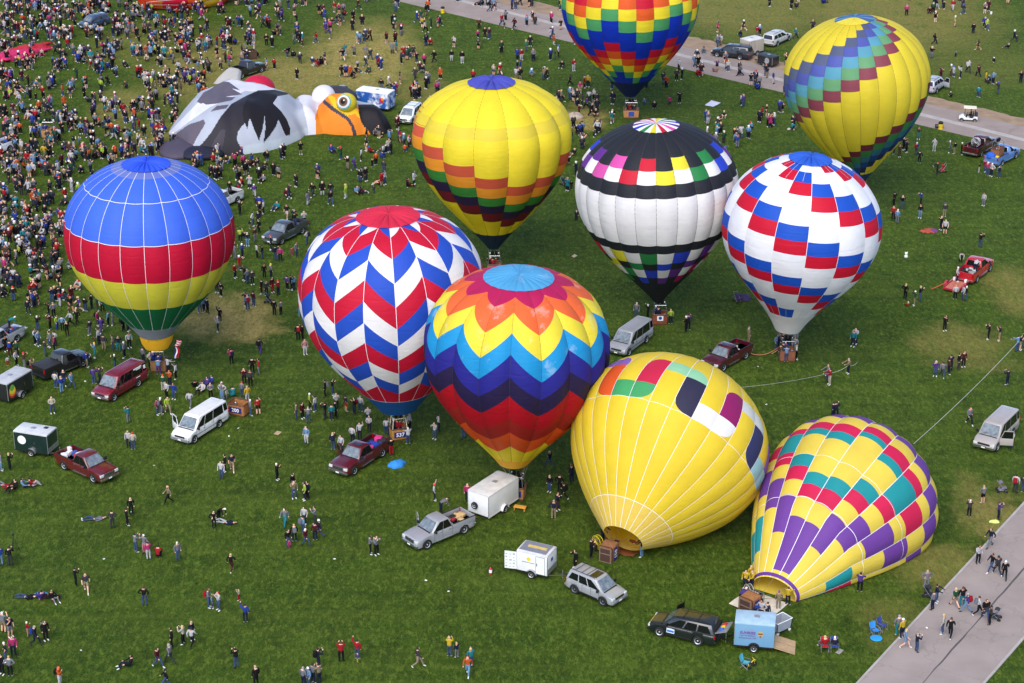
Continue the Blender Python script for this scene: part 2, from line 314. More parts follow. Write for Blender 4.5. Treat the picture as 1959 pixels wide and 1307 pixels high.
def rrect(hx, hy, r, n=4):
    return [(sx * (hx - r) + r * cos(t), sy * (hy - r) + r * sin(t)) for sx, sy, t0 in ((1, 1, 0), (-1, 1, pi / 2), (-1, -1, pi), (1, -1, 3 * pi / 2)) for t in np.linspace(t0, t0 + pi / 2, n)]
def basket(parent, M, num=None, rgb=(158, 114, 70), frame=True, w=1.5, d=1.15, h=1.1, name='basket', pole=2.05, banner=(40, 30, 110), square=False):
    """wicker hull with padded rim, suede foot, burner frame, two burners, fuel bottles; M = local placement"""
    b = MB(); R_ = rrect
    prof = [(.92, 0.), (.95, .12), (.97, .5), (1., h), (.93, h), (.90, .5), (.88, .1)]
    P = np.array([[(x * f, y * f, z) for x, y in R_(w / 2, d / 2, .12)] for f, z in prof]); b.grid(P, closed=True); b.quad([(x * .88, y * .88, .1) for x, y in R_(w / 2, d / 2, .12)])
    b.quad([(x * .92, y * .92, 0.) for x, y in R_(w / 2, d / 2, .12)][::-1])
    k = b.build(name, wicker(rgb), parent); k.matrix_local = M
    lea = mat('brown_leather', (86, 52, 34), rough=.5); dk = mat('dark_steel', (38, 38, 42), rough=.4, metal=.6); st = mat('bright_steel', (190, 190, 192), rough=.25, metal=.9)
    r = MB(); pts = [(x, y, h + .01) for x, y in R_(w / 2 * .97, d / 2 * .97, .12)]; r.tube(pts + [pts[0]], .06, 6, cap=False); r.build('padded_rim', lea, k)
    r = MB(); P = np.array([[(x * f, y * f, z) for x, y in R_(w / 2, d / 2, .12)] for f, z in ((.935, .0), (.965, .0), (.97, .14), (.94, .14))]); r.grid(P, closed=True); r.build('foot_trim', lea, k)
    pbox(k, 'base_board', mat('dark_base', (72, 48, 40), rough=.8), -w * .43, w * .43, -d * .42, d * .42, -.02, .01)
    for y_ in (-d * .4, d * .4): pbox(k, 'base_skid', mat('skid_wood', (128, 104, 84), rough=.8), -w * .45, w * .45, y_ - .04, y_ + .04, -.06, .012)
    for x_ in (-w * .4, -w * .08, w * .4): pbox(k, 'base_skid', MATS['skid_wood'], x_ - .035, x_ + .035, -d * .37, d * .37, -.05, .012)
    bt = MB(); bt.lathe([(0, .1), (.13, .12), (.14, .2), (.14, .78), (.08, .86), (0, .87)], 10); bm_ = bt.mesh('fuel_bottle', mat('bottle_steel', (150, 152, 156), rough=.35, metal=.7))
    for sx, sy in ((.52, .36), (-.52, .36), (-.52, -.36)): o = obj('fuel_bottle', bm_, k); o.location = (sx * w / 1.5, sy * d / 1.15, 0)
    if frame:
        fr = MB()
        for sx in (-1, 1):
            for sy in (-1, 1): fr.tube([(sx * w * .44, sy * d * .43, h - .1), (sx * w * .36, sy * d * .36, pole)], .03, 6)
        q = [(sx * w * .36, sy * d * .36, pole) for sx, sy in ((1, 1), (-1, 1), (-1, -1), (1, -1), (1, 1))]; fr.tube(q, .035, 6); fr.build('burner_frame', st if not square else mat('cream_padding', (226, 214, 180), rough=.7), k)
        bu = MB(); bu.lathe([(.0, pole - .12), (.1, pole - .1), (.13, pole + .05), (.17, pole + .12), (.17, pole + .34), (.14, pole + .34), (.13, pole + .14), (0, pole + .1)], 12); um = bu.mesh('burner', dk)
        for sx in (-.2, .2): o = obj('burner', um, k); o.location = (sx, 0, 0)
    if num:
        ba = MB(); ba.box(-w * .36, w * .36, -d / 2 - .035, -d / 2 - .01, .32, .86); bo = ba.build('number_banner', mat('banner_%d_%d_%d' % banner, banner, rough=.7), k, smooth=False)
        letter(num, .5, mat('white_paint', (235, 235, 232), rough=.6, var=.04), k, (0, -d / 2 - .04, .58), (1, 0, 0), (0, 0, 1), bold=.012)
    return k
def cables(e, root, G, pole=2.05, w=1.5, d=1.15, n=12, m=None):
    for j in range(n):
        ph = 2 * pi * (j + .5) / n; p = e.pt(np.array([.004]), np.array([ph]))[0]; c = [(1, 1), (-1, 1), (-1, -1), (1, -1)]
        q = min(((sx * w * .36, sy * d * .36, pole) for sx, sy in c), key=lambda t: hypot(t[0] + G[0] - p[0], t[1] + G[1] - p[1]))
        mb = MB(); mb.tube([(q[0] + G[0], q[1] + G[1], q[2] + G[2]), tuple(p)], .012, 4); mb.build('suspension_cable', m or mat('steel_cable', (120, 112, 96), rough=.5), root)
def upright(name_label, G, Mp, Tp, W, sw, rmpx, **k):
    g = gnd(*G); M = vpl(*Mp, g[1]); T = vpl(*Tp, g[1]); C = M + (T - M) * sw; D = (C - CAM) @ FW
    root = thing('hot_air_balloon', name_label, 'hot air balloon', g, 0, 'balloons on the field')
    return Env(M, T, W / 2 * D / F, sw, rmpx * D / F, base=g, **k), root, g
Wt = (240, 237, 234)
def build_balloons():
    white_t = mat('white_tape', (236, 232, 236), rough=.6, var=.03, trans=.1); dark_t = mat('dark_seam', (52, 46, 44), rough=.7)
    # --- blue dome, red, yellow and green bands
    e, r, g = upright('upright balloon with blue dome over red, yellow and green bands, white tapes', (303, 708), (297, 638), (279, 311), 322, .60, 32, N=22, ph0=6, beta=.022, pw=2.1)
    BL, RD, YE, GR, GY = (66, 108, 222), (196, 14, 52), (226, 216, 66), (20, 112, 66), (152, 158, 164)
    for k in range(22):
        for lo, hi, c in ((.0, .083, GY), (.083, .266, GR), (.266, .424, YE), (.424, .579, RD), (.579, .865, BL), (.865, .915, (112, 128, 196))): e.panel(k, lo, hi, fabric(c), r)
        e.tape(k, white_t, r, .08, .975, .04)
    e.ring(.744, white_t, r, .05); e.ring(.579, white_t, r, .05); e.crown(.908, fabric((52, 92, 226)), r, 22, .2)
    sc = MB(); P = np.array([[(1.5 * cos(t) * f, 1.25 * sin(t) * f, z) for t in np.linspace(-2.5, .1, 13)] for f, z in ((1.12, 3.75), (1., 3.0), (.75, 2.35))]); sc.grid(P); sc.build('wind_scoop', fabric((236, 176, 40)), r)
    cables(e, r, (.1, 0, 0)); basket(r, Matrix.Translation((.1, 0, 0)))
    flag(r, (1.9, -.5, 3.3), [((1, 0, 0), (190, 24, 44))], 0); flag(r, (1.7, -.6, 2.6), [], 1)
    # --- red, white and blue chevrons
    e, r, g = upright('upright balloon of red, white and blue chevrons with red crown', (763, 838), (762, 779), (742, 410), 356, .60, 38, N=18, ph0=6, beta=.022, pw=2.3)
    LO = [.897, .84, .749, .664, .586, .511, .446, .383, .313, .238, .17, .105]; HI = [.897, .897, .817, .749, .679, .607, .534, .461, .381, .303, .23, .105]
    c3 = {'b': (40, 82, 190), 'r': (202, 22, 54), 'w': Wt}
    for k in range(18):
        e.panel(k, 0, .105, fabric((28, 88, 150)), r)
        L_, R_ = (LO, HI) if k % 2 == 0 else (HI, LO)
        sq = 'wrbwrbwrbwr' if k % 2 == 0 else 'brwbrwbrwbr'
        for j in range(11): e.panel(k, (L_[j + 1], R_[j + 1]), (L_[j], R_[j]), fabric(c3[sq[j]]), r)
        e.tape(k, white_t, r, .1, .97, .045)
    e.ring(.105, white_t, r, .06); e.crown(.893, fabric((216, 44, 72)), r, 18, .16); cables(e, r, (0, 0, 0)); basket(r, Matrix.Rotation(.3, 4, 'Z'), '537', (196, 140, 52), square=True)
    # --- sunrise chevrons
    e, r, g = upright('upright balloon of orange, yellow, blue and red chevrons with pale blue crown', (988, 951), (982, 884), (992.5, 525), 352, .61, 30, N=18, ph0=-4.5, beta=.05, pw=2.3)
    Hh = [.885, .847, .779, .704, .632, .554, .486, .39, .306, .198, .06]; Ll = [.885, .793, .694, .608, .534, .468, .395, .313, .236, .135, .06]
    cs = [(186, 30, 86), (238, 106, 54), (238, 218, 62), (30, 148, 206), (42, 40, 138), (40, 30, 68), (176, 14, 32), (160, 34, 30), (226, 84, 28), (238, 210, 40)]
    for k in range(18):
        L_, R_ = (Hh, Ll) if k % 2 == 0 else (Ll, Hh)
        for j in range(10): e.panel(k, (L_[j + 1], R_[j + 1]), (L_[j], R_[j]), fabric(cs[j], .45 if 0 < j < 4 else 0), r, nc=8)
        e.panel(k, 0, .06, fabric((240, 176, 50)), r); e.tape(k, dark_t, r, .06, .885, .025, .006, 'seam')
    e.crown(.882, fabric((84, 166, 212), .4), r, 24, .07); cables(e, r, (0, 0, 0)); basket(r, Matrix.Rotation(-.25, 4, 'Z'), '76', (176, 124, 62))
    # --- yellow with stepped bands
    e, r, g = upright('upright yellow balloon with stepped red, orange, green and maroon bands, blue crown', (946, 522), (944, 474), (940, 155), 303, .70, 11, N=14, ph0=-13, beta=.065)
    bands = [(204, 88, 62), (236, 152, 46), (60, 132, 58), (48, 34, 68), (112, 28, 40)]; bw = [.049, .052, .05, .052, .062]; Y = (240, 218, 52)
    stp = {0: 0, 13: .05, 12: .104, 11: .16, 10: .2, 1: -.047, 2: -.03, 3: .035, 4: .09, 5: .14, 6: .17, 7: .2, 8: .2, 9: .2}
    for k in range(14):
        t = .494 + stp[k]; e.panel(k, .697, .915, fabric(Y), r, nc=10); e.panel(k, .647, .697, fabric((226, 204, 62)), r, nc=10); e.panel(k, t, .647, fabric(Y), r, nc=10)
        for c, b_ in zip(bands, bw): e.panel(k, t - b_, t, fabric(c), r, nc=10); t -= b_
        e.panel(k, .113, t, fabric((236, 210, 40)), r, nc=10); e.panel(k, 0, .113, fabric((30, 48, 72)), r); e.tape(k, dark_t, r, .06, .915, .03, .006, 'seam')
    e.crown(.908, fabric((78, 82, 178)), r, 14, .28); cables(e, r, (0, 0, 0), n=8); basket(r, Matrix())
    # --- black and white with coloured checks
    e, r, g = upright('upright black and white balloon with rows of coloured checks', (1262, 618), (1259, 577), (1255, 236.5), 311, .66, 8, N=24, ph0=-4, beta=.03)
    C = dict(r=(206, 36, 56), y=(232, 218, 56), g=(46, 134, 72), b=(44, 70, 200), u=(104, 50, 140), p=(216, 84, 164), w=Wt, k=(40, 42, 48), m=(176, 20, 90))
    r1 = {23: 'r', 1: 'y', 3: 'g', 5: 'b', 7: 'u', 21: 'p', 19: 'u', 17: 'b', 9: 'p', 11: 'r', 13: 'y', 15: 'g'}; r2 = {22: 'r', 0: 'y', 2: 'g', 4: 'b', 6: 'u', 20: 'p', 18: 'u', 16: 'b', 8: 'p', 10: 'r', 12: 'y', 14: 'g'}
    seq = 'rygbumpk'; s3 = {19: 'r', 21: 'y', 23: 'g', 1: 'b', 3: 'u', 5: 'm', 7: 'r'}; s4 = {20: 'y', 22: 'g', 0: 'b', 2: 'u', 4: 'm'}; s5 = {21: 'g', 23: 'b', 1: 'u', 3: 'm', 19: 'y'}; s6 = {20: 'g', 22: 'b', 0: 'u', 2: 'm'}
    for k in range(24):
        rows = [(0, .163, 'k'), (.163, .211, s6.get(k, 'k')), (.211, .271, s5.get(k, 'w')), (.271, .316, s4.get(k, 'k')), (.316, .381, s3.get(k, 'w')), (.381, .426, 'k'), (.426, .52, 'w'), (.52, .622, 'w'), (.622, .672, 'k'),
                (.672, .724, r2.get(k, 'w')), (.724, .777, r1.get(k, 'k')), (.777, .92, 'k')]
        for lo, hi, c in rows: e.panel(k, lo, hi, fabric(C[c]), r)
        e.tape(k, dark_t, r, .16, .918, .035, .006, 'seam')
    wc = 'wrwpwuwbwgwywrwpwuwbwgwy'
    e.crown(.915, lambda k: fabric(C[wc[k]]), r, 24, .1); cables(e, r, (0, 0, 0), n=8, m=mat('dark_cable', (40, 34, 36))); bk = basket(r, Matrix(), None, (140, 72, 40))
    ba = MB(); ba.box(-.3, .3, -.62, -.6, .5, 1.0); bo = ba.build('emblem_panel', MATS['white_paint'], bk, smooth=False); em = MB(); em.lathe([(0, .012), (.17, .012), (.17, 0)], 16, Matrix.Translation((0, -.622, .77)) @ Matrix.Rotation(pi / 2, 4, 'X')); em.build('emblem', mat('emblem_blue', (30, 60, 150)), bk)
    # --- white with red and blue steps
    e, r, g = upright('upright white balloon with spiralling pairs of red and blue panels', (1505, 688), (1506.5, 630), (1551, 301), 303, .61, 25, N=15, ph0=-4, beta=.022, k2=(.30, .36))
    VB = [.92, .875, .817, .757, .694, .636, .576, .521, .469, .417, .366, .311, .251, .187, .12]; bl, rd = fabric((30, 84, 190)), fabric((204, 20, 50)); wh = fabric((240, 240, 242))
    for k in range(15):
        gi = k if k < 8 else k - 15; e.panel(k, 0, .12, fabric((232, 228, 226)), r); j = 0
        while j < 14:
            if (j - gi - 2) % 4 == 0: e.panel(k, VB[j + 1], VB[j], bl, r); j += 1
            elif (j - gi - 3) % 4 == 0: e.panel(k, VB[j + 1], VB[j], rd, r); j += 1
            else:
                j2 = j
                while j2 < 14 and (j2 - gi - 2) % 4 > 1: j2 += 1
                e.panel(k, VB[j2], VB[j], wh, r); j = j2
        e.tape(k, white_t, r, .12, .97, .045)
        e.tape(k + .5, mat('pale_seam', (196, 198, 206), rough=.7), r, .12, .92, .025, .012 + e.R * e.beta * .46, 'seam')
    e.crown(.916, fabric((48, 98, 200)), r, 15, .2); cables(e, r, (0, 0, 0)); basket(r, Matrix(), None, (150, 90, 60))
    # --- yellow with spiral staircase
    e, r, g = upright('upright yellow balloon with spiral staircase of blue, teal, green and maroon panels', (1645, 395), (1645, 345), (1635, 34), 276, .643, 12, N=24, ph0=-6, beta=.03)
    sp = [(86, 94, 122), (82, 92, 166), (90, 156, 178), (104, 158, 110), (136, 66, 78)]; lowc = [(110, 44, 62), (60, 124, 70), (50, 110, 130), (30, 66, 130), (36, 44, 84)]; Y = (222, 200, 54)
    for k in range(24):
        gi = k if k < 11 else k - 24; segs = []; t = .877 + .0455 * gi
        for c in sp: segs.append((t - .049, t, c)); t -= .049
        t = .306 + .045 * gi
        for c in lowc: segs.append((t - .046, t, c)); t -= .046
        segs = sorted([(max(.06, a), min(.92, b), c) for a, b, c in segs if b > .07 and a < .915]); cur = .06; e.panel(k, 0, .06, fabric((40, 60, 96)), r)
        for a, b, c in segs:
            if a > cur + .003: e.panel(k, cur, a, fabric(Y), r)
            a = max(a, cur); e.panel(k, a, b, fabric(c), r); cur = max(cur, b)
        if cur < .918: e.panel(k, cur, .92, fabric(Y), r)
        e.tape(k, dark_t, r, .06, .92, .03, .006, 'seam')
    def cw(k): return fabric((234, 214, 70) if (k <= 2 or k >= 19) else [(64, 110, 150), (84, 96, 170), (96, 150, 170)][k % 3])
    e.crown(.918, cw, r, 24, .06); cables(e, r, (0, 0, 0), n=8); basket(r, Matrix())
    # --- rainbow checks
    e, r, g = upright('rainbow checked balloon with zigzag steps hovering by the road', (1207, 224), (1206, 183), (1204, -105), 263, .64, 12, N=24, ph0=-12.5, beta=.028)
    V = [.96, .91, .855, .80, .745, .69, .64, .589, .536, .481, .426, .373, .323, .273, .221, .17, .12]
    q = dict(r=(200, 20, 50), o=(226, 92, 36), y=(240, 218, 48), g=(78, 156, 96), b=(14, 50, 176), d=(24, 40, 84))
    base = 'brroyygorroy'
    order = ['b', 'b', 'r', 'o', 'y', 'r', 'o', 'y', 'g', 'b', 'b', 'r', 'o', 'y', 'g', 'b', 'b', 'b']
    for k in range(24):
        gi = k if k < 12 else k - 24; sh = [2, 1, 0, 1][(gi - 1) % 4]; j = 0; e.panel(k, 0, .12, fabric(q['d']), r)
        cols = [order[max(0, min(len(order) - 1, j_ - sh + 1))] for j_ in range(16)]
        j = 0
        while j < 16:
            j2 = j
            while j2 < 16 and cols[j2] == cols[j]: j2 += 1
            e.panel(k, V[j2], V[j], fabric(q[cols[j]]), r); j = j2
        e.tape(k, dark_t, r, .1, .96, .02, .006, 'seam')
    e.crown(.955, fabric(q['b']), r, 24, .1); cables(e, r, (0, 0, 0), n=8); bk = basket(r, Matrix(), None, (200, 140, 84), w=2.0, d=1.3)
    ba = MB(); ba.box(-.35, .35, -.69, -.66, .3, .9); ba.build('blue_panel', mat('panel_blue', (36, 70, 160)), bk, smooth=False)
    # --- yellow envelope half inflated, lying, with a ribbon of coloured squares
    SEAM[0] = False
    def lying(label, mp, p, rm=None, **k):
        mz, az, el, L, R, sw, rm0, k1, k2a = p; M = gnd(*mp, mz); ax = np.array([sin(az) * cos(el), cos(az) * cos(el), sin(el)]); base = np.array([M[0], M[1], 0])
        root = thing('hot_air_balloon', label, 'hot air balloon', base, 0, 'balloons on the field'); return Env(M, M + ax * L, R, sw, rm or rm0, k1=k1, k2=(k2a, .3), base=base, floor=.03, **k), root, base
    e, r, g = lying('half inflated yellow balloon lying on the grass with winding ribbon of coloured panels', (1192, 1030), [2.068, 0.513, 0.532, 15.939, 8.0, 0.585, 1.204, 0.372, 0.514], 1.62, N=28, ph0=4, beta=.012)
    Y = fabric((230, 200, 52)); rc = dict(u=(138, 100, 180), o=(220, 88, 34), g=(70, 160, 98), r=(204, 40, 74), m=(150, 208, 164), n=(50, 48, 72), w=(236, 234, 236), a=(146, 30, 98), l=(206, 210, 206), v=(48, 54, 96), t=(150, 196, 200))
    def rl(v, d, side):                                              # edge with one rounded corner
        def f(t):
            u = (t / .75) if side == 'l' else ((1 - t) / .75)
            return v + d * (1 - sqrt(max(0., 1 - (1 - min(1, u)) ** 2)))
        return f
    A = .44; B = .503; Cc = .58; D = .635
    spec = {}                                                          # gore index relative to edge at 4 deg -> list of (lo, hi, colour)
    def sec(k0, cA, cB, cC, cD): # down column, bottom run, up column, top run
        spec[k0] = [(rl(A, .045, 'l'), Cc, cA)]; spec[k0 + 1] = [(A, B, cB)]; spec[k0 + 2] = [(rl(A, .045, 'r'), B, cB), (B, rl(D, -.045, 'l'), cC)]; spec[k0 + 3] = [(Cc, D, cD)]
        spec.setdefault(k0 + 4, []); spec[k0] = spec[k0]
    order9 = [(-3, 'o', 'g', 'r', 'm'), (1, 'n', 'w', 'a', 'l'), (5, 'v', 't', 'u', 'g'), (9, 'r', 'm', 'o', 'n'), (13, 'a', 'l', 'v', 'g'), (17, 'o', 'w', 'r', 'u'), (21, 'n', 't', 'a', 'u')]
    tops = {}
    for k0, a_, b_, c_, d_ in order9: sec(k0, a_, b_, c_, d_); tops[k0 + 4] = d_
    tops[-3] = 'u'
    for k0, *_ in order9: spec[k0] = spec[k0] + [(Cc, rl(D, -.045, 'r'), tops.get(k0, 'u'))]
    for k in range(28):
        gi = k if k < 25 else k - 28; L_ = spec[gi]
        e.panel(k, 0, .105, fabric((230, 198, 86)), r); e.panel(k, .105, L_[0][0], Y, r, nc=10)
        for lo, hi, c in L_: e.panel(k, lo, hi, fabric(rc[c]), r, nc=10)
        e.panel(k, L_[-1][1], 1, Y, r, nc=10); e.tape(k, white_t, r, 0, .99, .035)
    e.ring(.105, white_t, r, .04); e.ring(.44, white_t, r, .03)
    th = MB(); q4 = [gnd(*p_) - g for p_ in ((1150, 1016), (1242, 1044), (1210, 1067), (1172, 1058))]
    P = np.array([[tuple(((q4[0] * (1 - u) + q4[1] * u) * (1 - t) + (q4[3] * (1 - u) + q4[2] * u) * t) + np.array([0, 0, .05 + .05 * sin(11 * u + 4 * t)])) for u in np.linspace(0, 1, 14)] for t in np.linspace(0, 1, 8)]); th.grid(P); th.build('mouth_tongue', fabric((150, 92, 60)), r)
    bl = gnd(1163, 1070) - g
    Mx = Matrix.Translation((bl[0], bl[1], .6)) @ LIE(radians(62)); basket(r, Mx, '521', (150, 100, 62), pole=1.75)
    fr = Mx @ Vector((0, 0, 1.75))
    for j in range(8): p = e.pt(np.array([.004]), np.array([2 * pi * j / 8]))[0]; mb = MB(); mb.tube([fr, p], .012, 4); mb.build('suspension_cable', MATS['steel_cable'], r)
    # --- yellow, purple, teal and red checks, lying
    e, r, g = lying('inflating balloon of yellow, purple, teal and red panels lying beside footpath', (1480.7, 1121.1), [0.927, 0.59, 0.109, 18.594, 7.082, 0.709, 1.765, 0.297, 0.444], None, N=19, ph0=8, beta=.03, squash=.7)
    Yc, P_, T_, R_ = (230, 204, 80), (112, 66, 152), (36, 146, 150), (208, 36, 80)
    G10 = {0: [(.03, 'y'), (.19, 'p'), (.253, 'y'), (.311, 'r'), (.361, 't'), (.555, 'y'), (.581, 't'), (.62, 'r'), (.66, 'y'), (.71, 'p')],
           1: [(.138, 'y'), (.251, 'p'), (.311, 'y'), (.361, 'r'), (.411, 't'), (.506, 'y'), (.541, 't'), (.591, 'r'), (.644, 'y'), (.70, 'p')],
           2: [(.201, 'y'), (.313, 'p'), (.373, 'y'), (.426, 'r'), (.534, 't'), (.574, 'r'), (.617, 'y'), (.70, 'p')],
           3: [(.268, 'y'), (.388, 'p'), (.441, 'y'), (.526, 'r'), (.571, 'y'), (.644, 'p')],
           4: [(.113, 'y'), (.213, 't'), (.341, 'y'), (.444, 'p'), (.531, 'y'), (.614, 'p')],
           5: [(.053, 'y'), (.118, 't'), (.218, 'r'), (.456, 'y'), (.539, 'p')], 6: [(.10, 'y'), (.2, 't'), (.5, 'y'), (.6, 'p')],
           18: [(.028, 'y'), (.193, 'p'), (.258, 'y'), (.306, 'r'), (.353, 't'), (.501, 'y'), (.539, 't'), (.584, 'r'), (.64, 'y'), (.70, 'p')],
           17: [(.143, 'y'), (.258, 'p'), (.318, 'y'), (.373, 'r'), (.424, 't'), (.516, 'y'), (.546, 't'), (.584, 'r'), (.632, 'y'), (.684, 'p')],
           16: [(.218, 'y'), (.333, 'p'), (.391, 'y'), (.444, 'r'), (.536, 't'), (.566, 'r'), (.61, 'y'), (.66, 'p')],
           15: [(.098, 'y'), (.211, 't'), (.296, 'y'), (.404, 'p'), (.459, 'y'), (.526, 'r'), (.59, 'y'), (.64, 'p')], 14: [(.08, 'y'), (.19, 't'), (.4, 'y'), (.5, 'p')]}
    cm = dict(y=Yc, p=P_, t=T_, r=R_)
    for k in range(19):
        cur = 0.
        for hi, c in G10.get(k, [(.3, 'y'), (.4, 'p')]): e.panel(k, cur, hi, fabric(cm[c]), r); cur = hi
        e.panel(k, cur, 1, fabric(Yc), r); e.tape(k, white_t, r, .0, .99, .045)
    e.ring(.255, white_t, r, .045); e.ring(.422, white_t, r, .035); e.ring(.010, fabric((104, 58, 150)), r, .28, .03, 'mouth_hem')
    bl = gnd(1432, 1172) - g; Mx = Matrix.Translation((bl[0], bl[1], .65)) @ LIE(radians(48)); basket(r, Mx, '523', (164, 108, 58), pole=1.75, w=1.6, d=1.25)
    fr = Mx @ Vector((0, 0, 1.75))
    for j in range(8): p = e.pt(np.array([.004]), np.array([2 * pi * j / 8]))[0]; mb = MB(); mb.tube([fr, p], .012, 4); mb.build('suspension_cable', MATS['steel_cable'], r)
    # --- red and orange one at the far edge of the crowd
    M = gnd(268, -6, 2.0); base = np.array([M[0], M[1], 0]); r = thing('hot_air_balloon', 'lying red, orange and yellow balloon with open mouth behind the crowd', 'hot air balloon', base, 0, 'balloons on the field')
    e = Env(M, M + np.array([13.5, 8.5, 4.2]), 6.2, .6, 1.9, base=base, floor=.03, N=24, beta=.02)
    for k in range(24):
        cur = 0
        for hi, c in ((.03, (206, 60, 40)), (.09, (222, 92, 50)), (.115, (196, 120, 30)), (.30, (206, 30, 60)), (.37, (226, 96, 40)), (.56, (238, 200, 50)), (.7, (220, 80, 40)), (.85, (206, 30, 60)), (1., (238, 200, 50))): e.panel(k, cur, hi, fabric(c), r); cur = hi
        e.tape(k, white_t, r, 0, .99, .08)
def pbox(parent, name, m, x0, x1, y0, y1, z0, z1, bev=0.): return MB().box(x0, x1, y0, y1, z0, z1, bev=bev).build(name, m, parent)
def LIE(az):
    """turn an upright basket onto its side with its opening facing along azimuth az (0 = +X)"""
    return Matrix.Rotation(az, 4, 'Z') @ Matrix.Rotation(radians(90), 4, 'Y') @ Matrix.Translation((0, 0, -.5)) @ Matrix.Rotation(radians(0), 4, 'Z')
def flag(root, at, cols, kind):
    a = MB(); n = 8; k = MB()
    P = np.array([[(at[0] + .9 * u * .5 + .1 * sin(5 * v), at[1] + .08 * sin(6 * u + 3 * v), at[2] - 1.1 * v * (1 if kind else .6)) for u in np.linspace(0, 1, n)] for v in np.linspace(0, 1, n)])
    fl = MB(); fl.grid(P); o = fl.build('flag', [fabric((196, 28, 48)), fabric(Wt), fabric((40, 48, 120))], root, angle=None)
    for i, p in enumerate(o.data.polygons):
        rr, cc = divmod(i, n - 1); p.material_index = (2 if (cc < 2 and kind) else 1 if cc < 4 and kind else 0) if kind else (rr % 2)
build_balloons()
# ------------------------------------------------------------------ vehicles: X forward, Y left, origin on the ground between the axles
GLASS = mat('tinted_glass', (16, 18, 20), rough=.06, var=.02, spec=.6, coat=.3); RUB = mat('tyre_rubber', (26, 26, 27), rough=.85); CHR = mat('chrome', (205, 206, 208), rough=.16, metal=.95, var=.03)
SCREEN = mat('windscreen_glass', (112, 122, 126), rough=.07, var=.5, vscale=2.2, spec=.9, coat=.8)  # pale mottled tone in the colour stands in for reflections on the glass
TRIM = mat('black_trim', (28, 28, 30), rough=.5); HEAD = mat('headlight_lens', (206, 208, 206), rough=.12, spec=.8); TAIL = mat('tail_light', (150, 14, 18), rough=.2); AMB = mat('amber_lens', (226, 120, 30), rough=.25); UNDER = mat('underbody', (14, 14, 15), rough=.9)
def paint(rgb): return mat('car_paint_%d_%d_%d' % rgb, rgb, rough=.32, var=.05, vscale=.9, spec=.5, coat=.7)
WH = {}
def wheel(parent, x, y, r=.39, steel=(196, 198, 200), wd=.25):
    k = (r, steel, y > 0)
    if k not in WH:
        s = 1 if y > 0 else -1; M = Matrix.Rotation(-pi / 2 * s, 4, 'X')
        t = MB(); t.lathe([(r * .6, -wd / 2), (r * .9, -wd / 2), (r, -wd * .3), (r, wd * .3), (r * .92, wd / 2), (r * .64, wd / 2), (r * .6, wd * .3)], 20, M); tm = t.mesh('tyre', RUB)
        h = MB(); h.lathe([(0, wd * .36), (r * .14, wd * .36), (r * .2, wd * .26), (r * .5, wd * .30), (r * .6, wd * .42), (r * .645, wd * .42), (r * .645, -wd * .2)], 20, M); hm = h.mesh('rim', mat('rim_%d' % steel[0], steel, rough=.3, metal=.6))
        sl = MB()
        for j in range(6):
            A = Matrix.Rotation(2 * pi * j / 6, 4, 'Z'); sl.raw([M @ A @ Vector(p) for p in ((r * .24, -r * .06, wd * .305), (r * .48, -r * .11, wd * .325), (r * .48, r * .11, wd * .325), (r * .24, r * .06, wd * .305))], [(0, 1, 2, 3)])
        WH[k] = (tm, hm, sl.mesh('rim_slot', TRIM, False))
    tm, hm, sm = WH[k]; o = obj('wheel', tm, parent); o.location = (x, y, r); h = obj('rim', hm, o); obj('rim_slots', sm, o); return o
def shell(top, w, wheels, z0=.34, ra=.46, rw=.39, plan=None, cam=.03):
    """lower body: top = [(x, z)] from rear to front; wheel arches cut into the sill line"""
    tx, tz = zip(*top); x0, x1 = tx[0], tx[-1]; xs = sorted(set([round(v, 3) for v in list(np.linspace(x0, x1, 46)) + list(tx)] + [round(wx + d, 3) for wx in wheels for d in np.linspace(-ra, ra, 11) if x0 < wx + d < x1]))
    rows = []
    for x in xs:
        z1 = np.interp(x, tx, tz); zz = z0
        for wx in wheels:
            if abs(x - wx) < ra: zz = max(zz, rw * .85 + sqrt(ra * ra - (x - wx) ** 2))
        zz = min(zz, z1 - .12); e = min(x - x0, x1 - x); ww = w / 2 * (1 - .10 * max(0, 1 - e / .35) ** 2) if plan is None else w / 2 * plan(x)
        ht = z1 - zz; half = [(ww * .96, zz), (ww * .995, zz + .22 * ht), (ww, zz + .55 * ht), (ww * .985, z1 - .12 * min(1, ht)), (ww * .95, z1 - .035), (ww * .88, z1), (ww * .45, z1 + cam)]
        rows.append([(x, y, z) for y, z in half] + [(x, -y, z) for y, z in half[::-1]])
    P = np.array(rows); mb = MB(); mb.grid(P); k = len(xs)
    mb.quad([tuple(p) for p in P[0]][::-1]); mb.quad([tuple(p) for p in P[-1]]); return mb
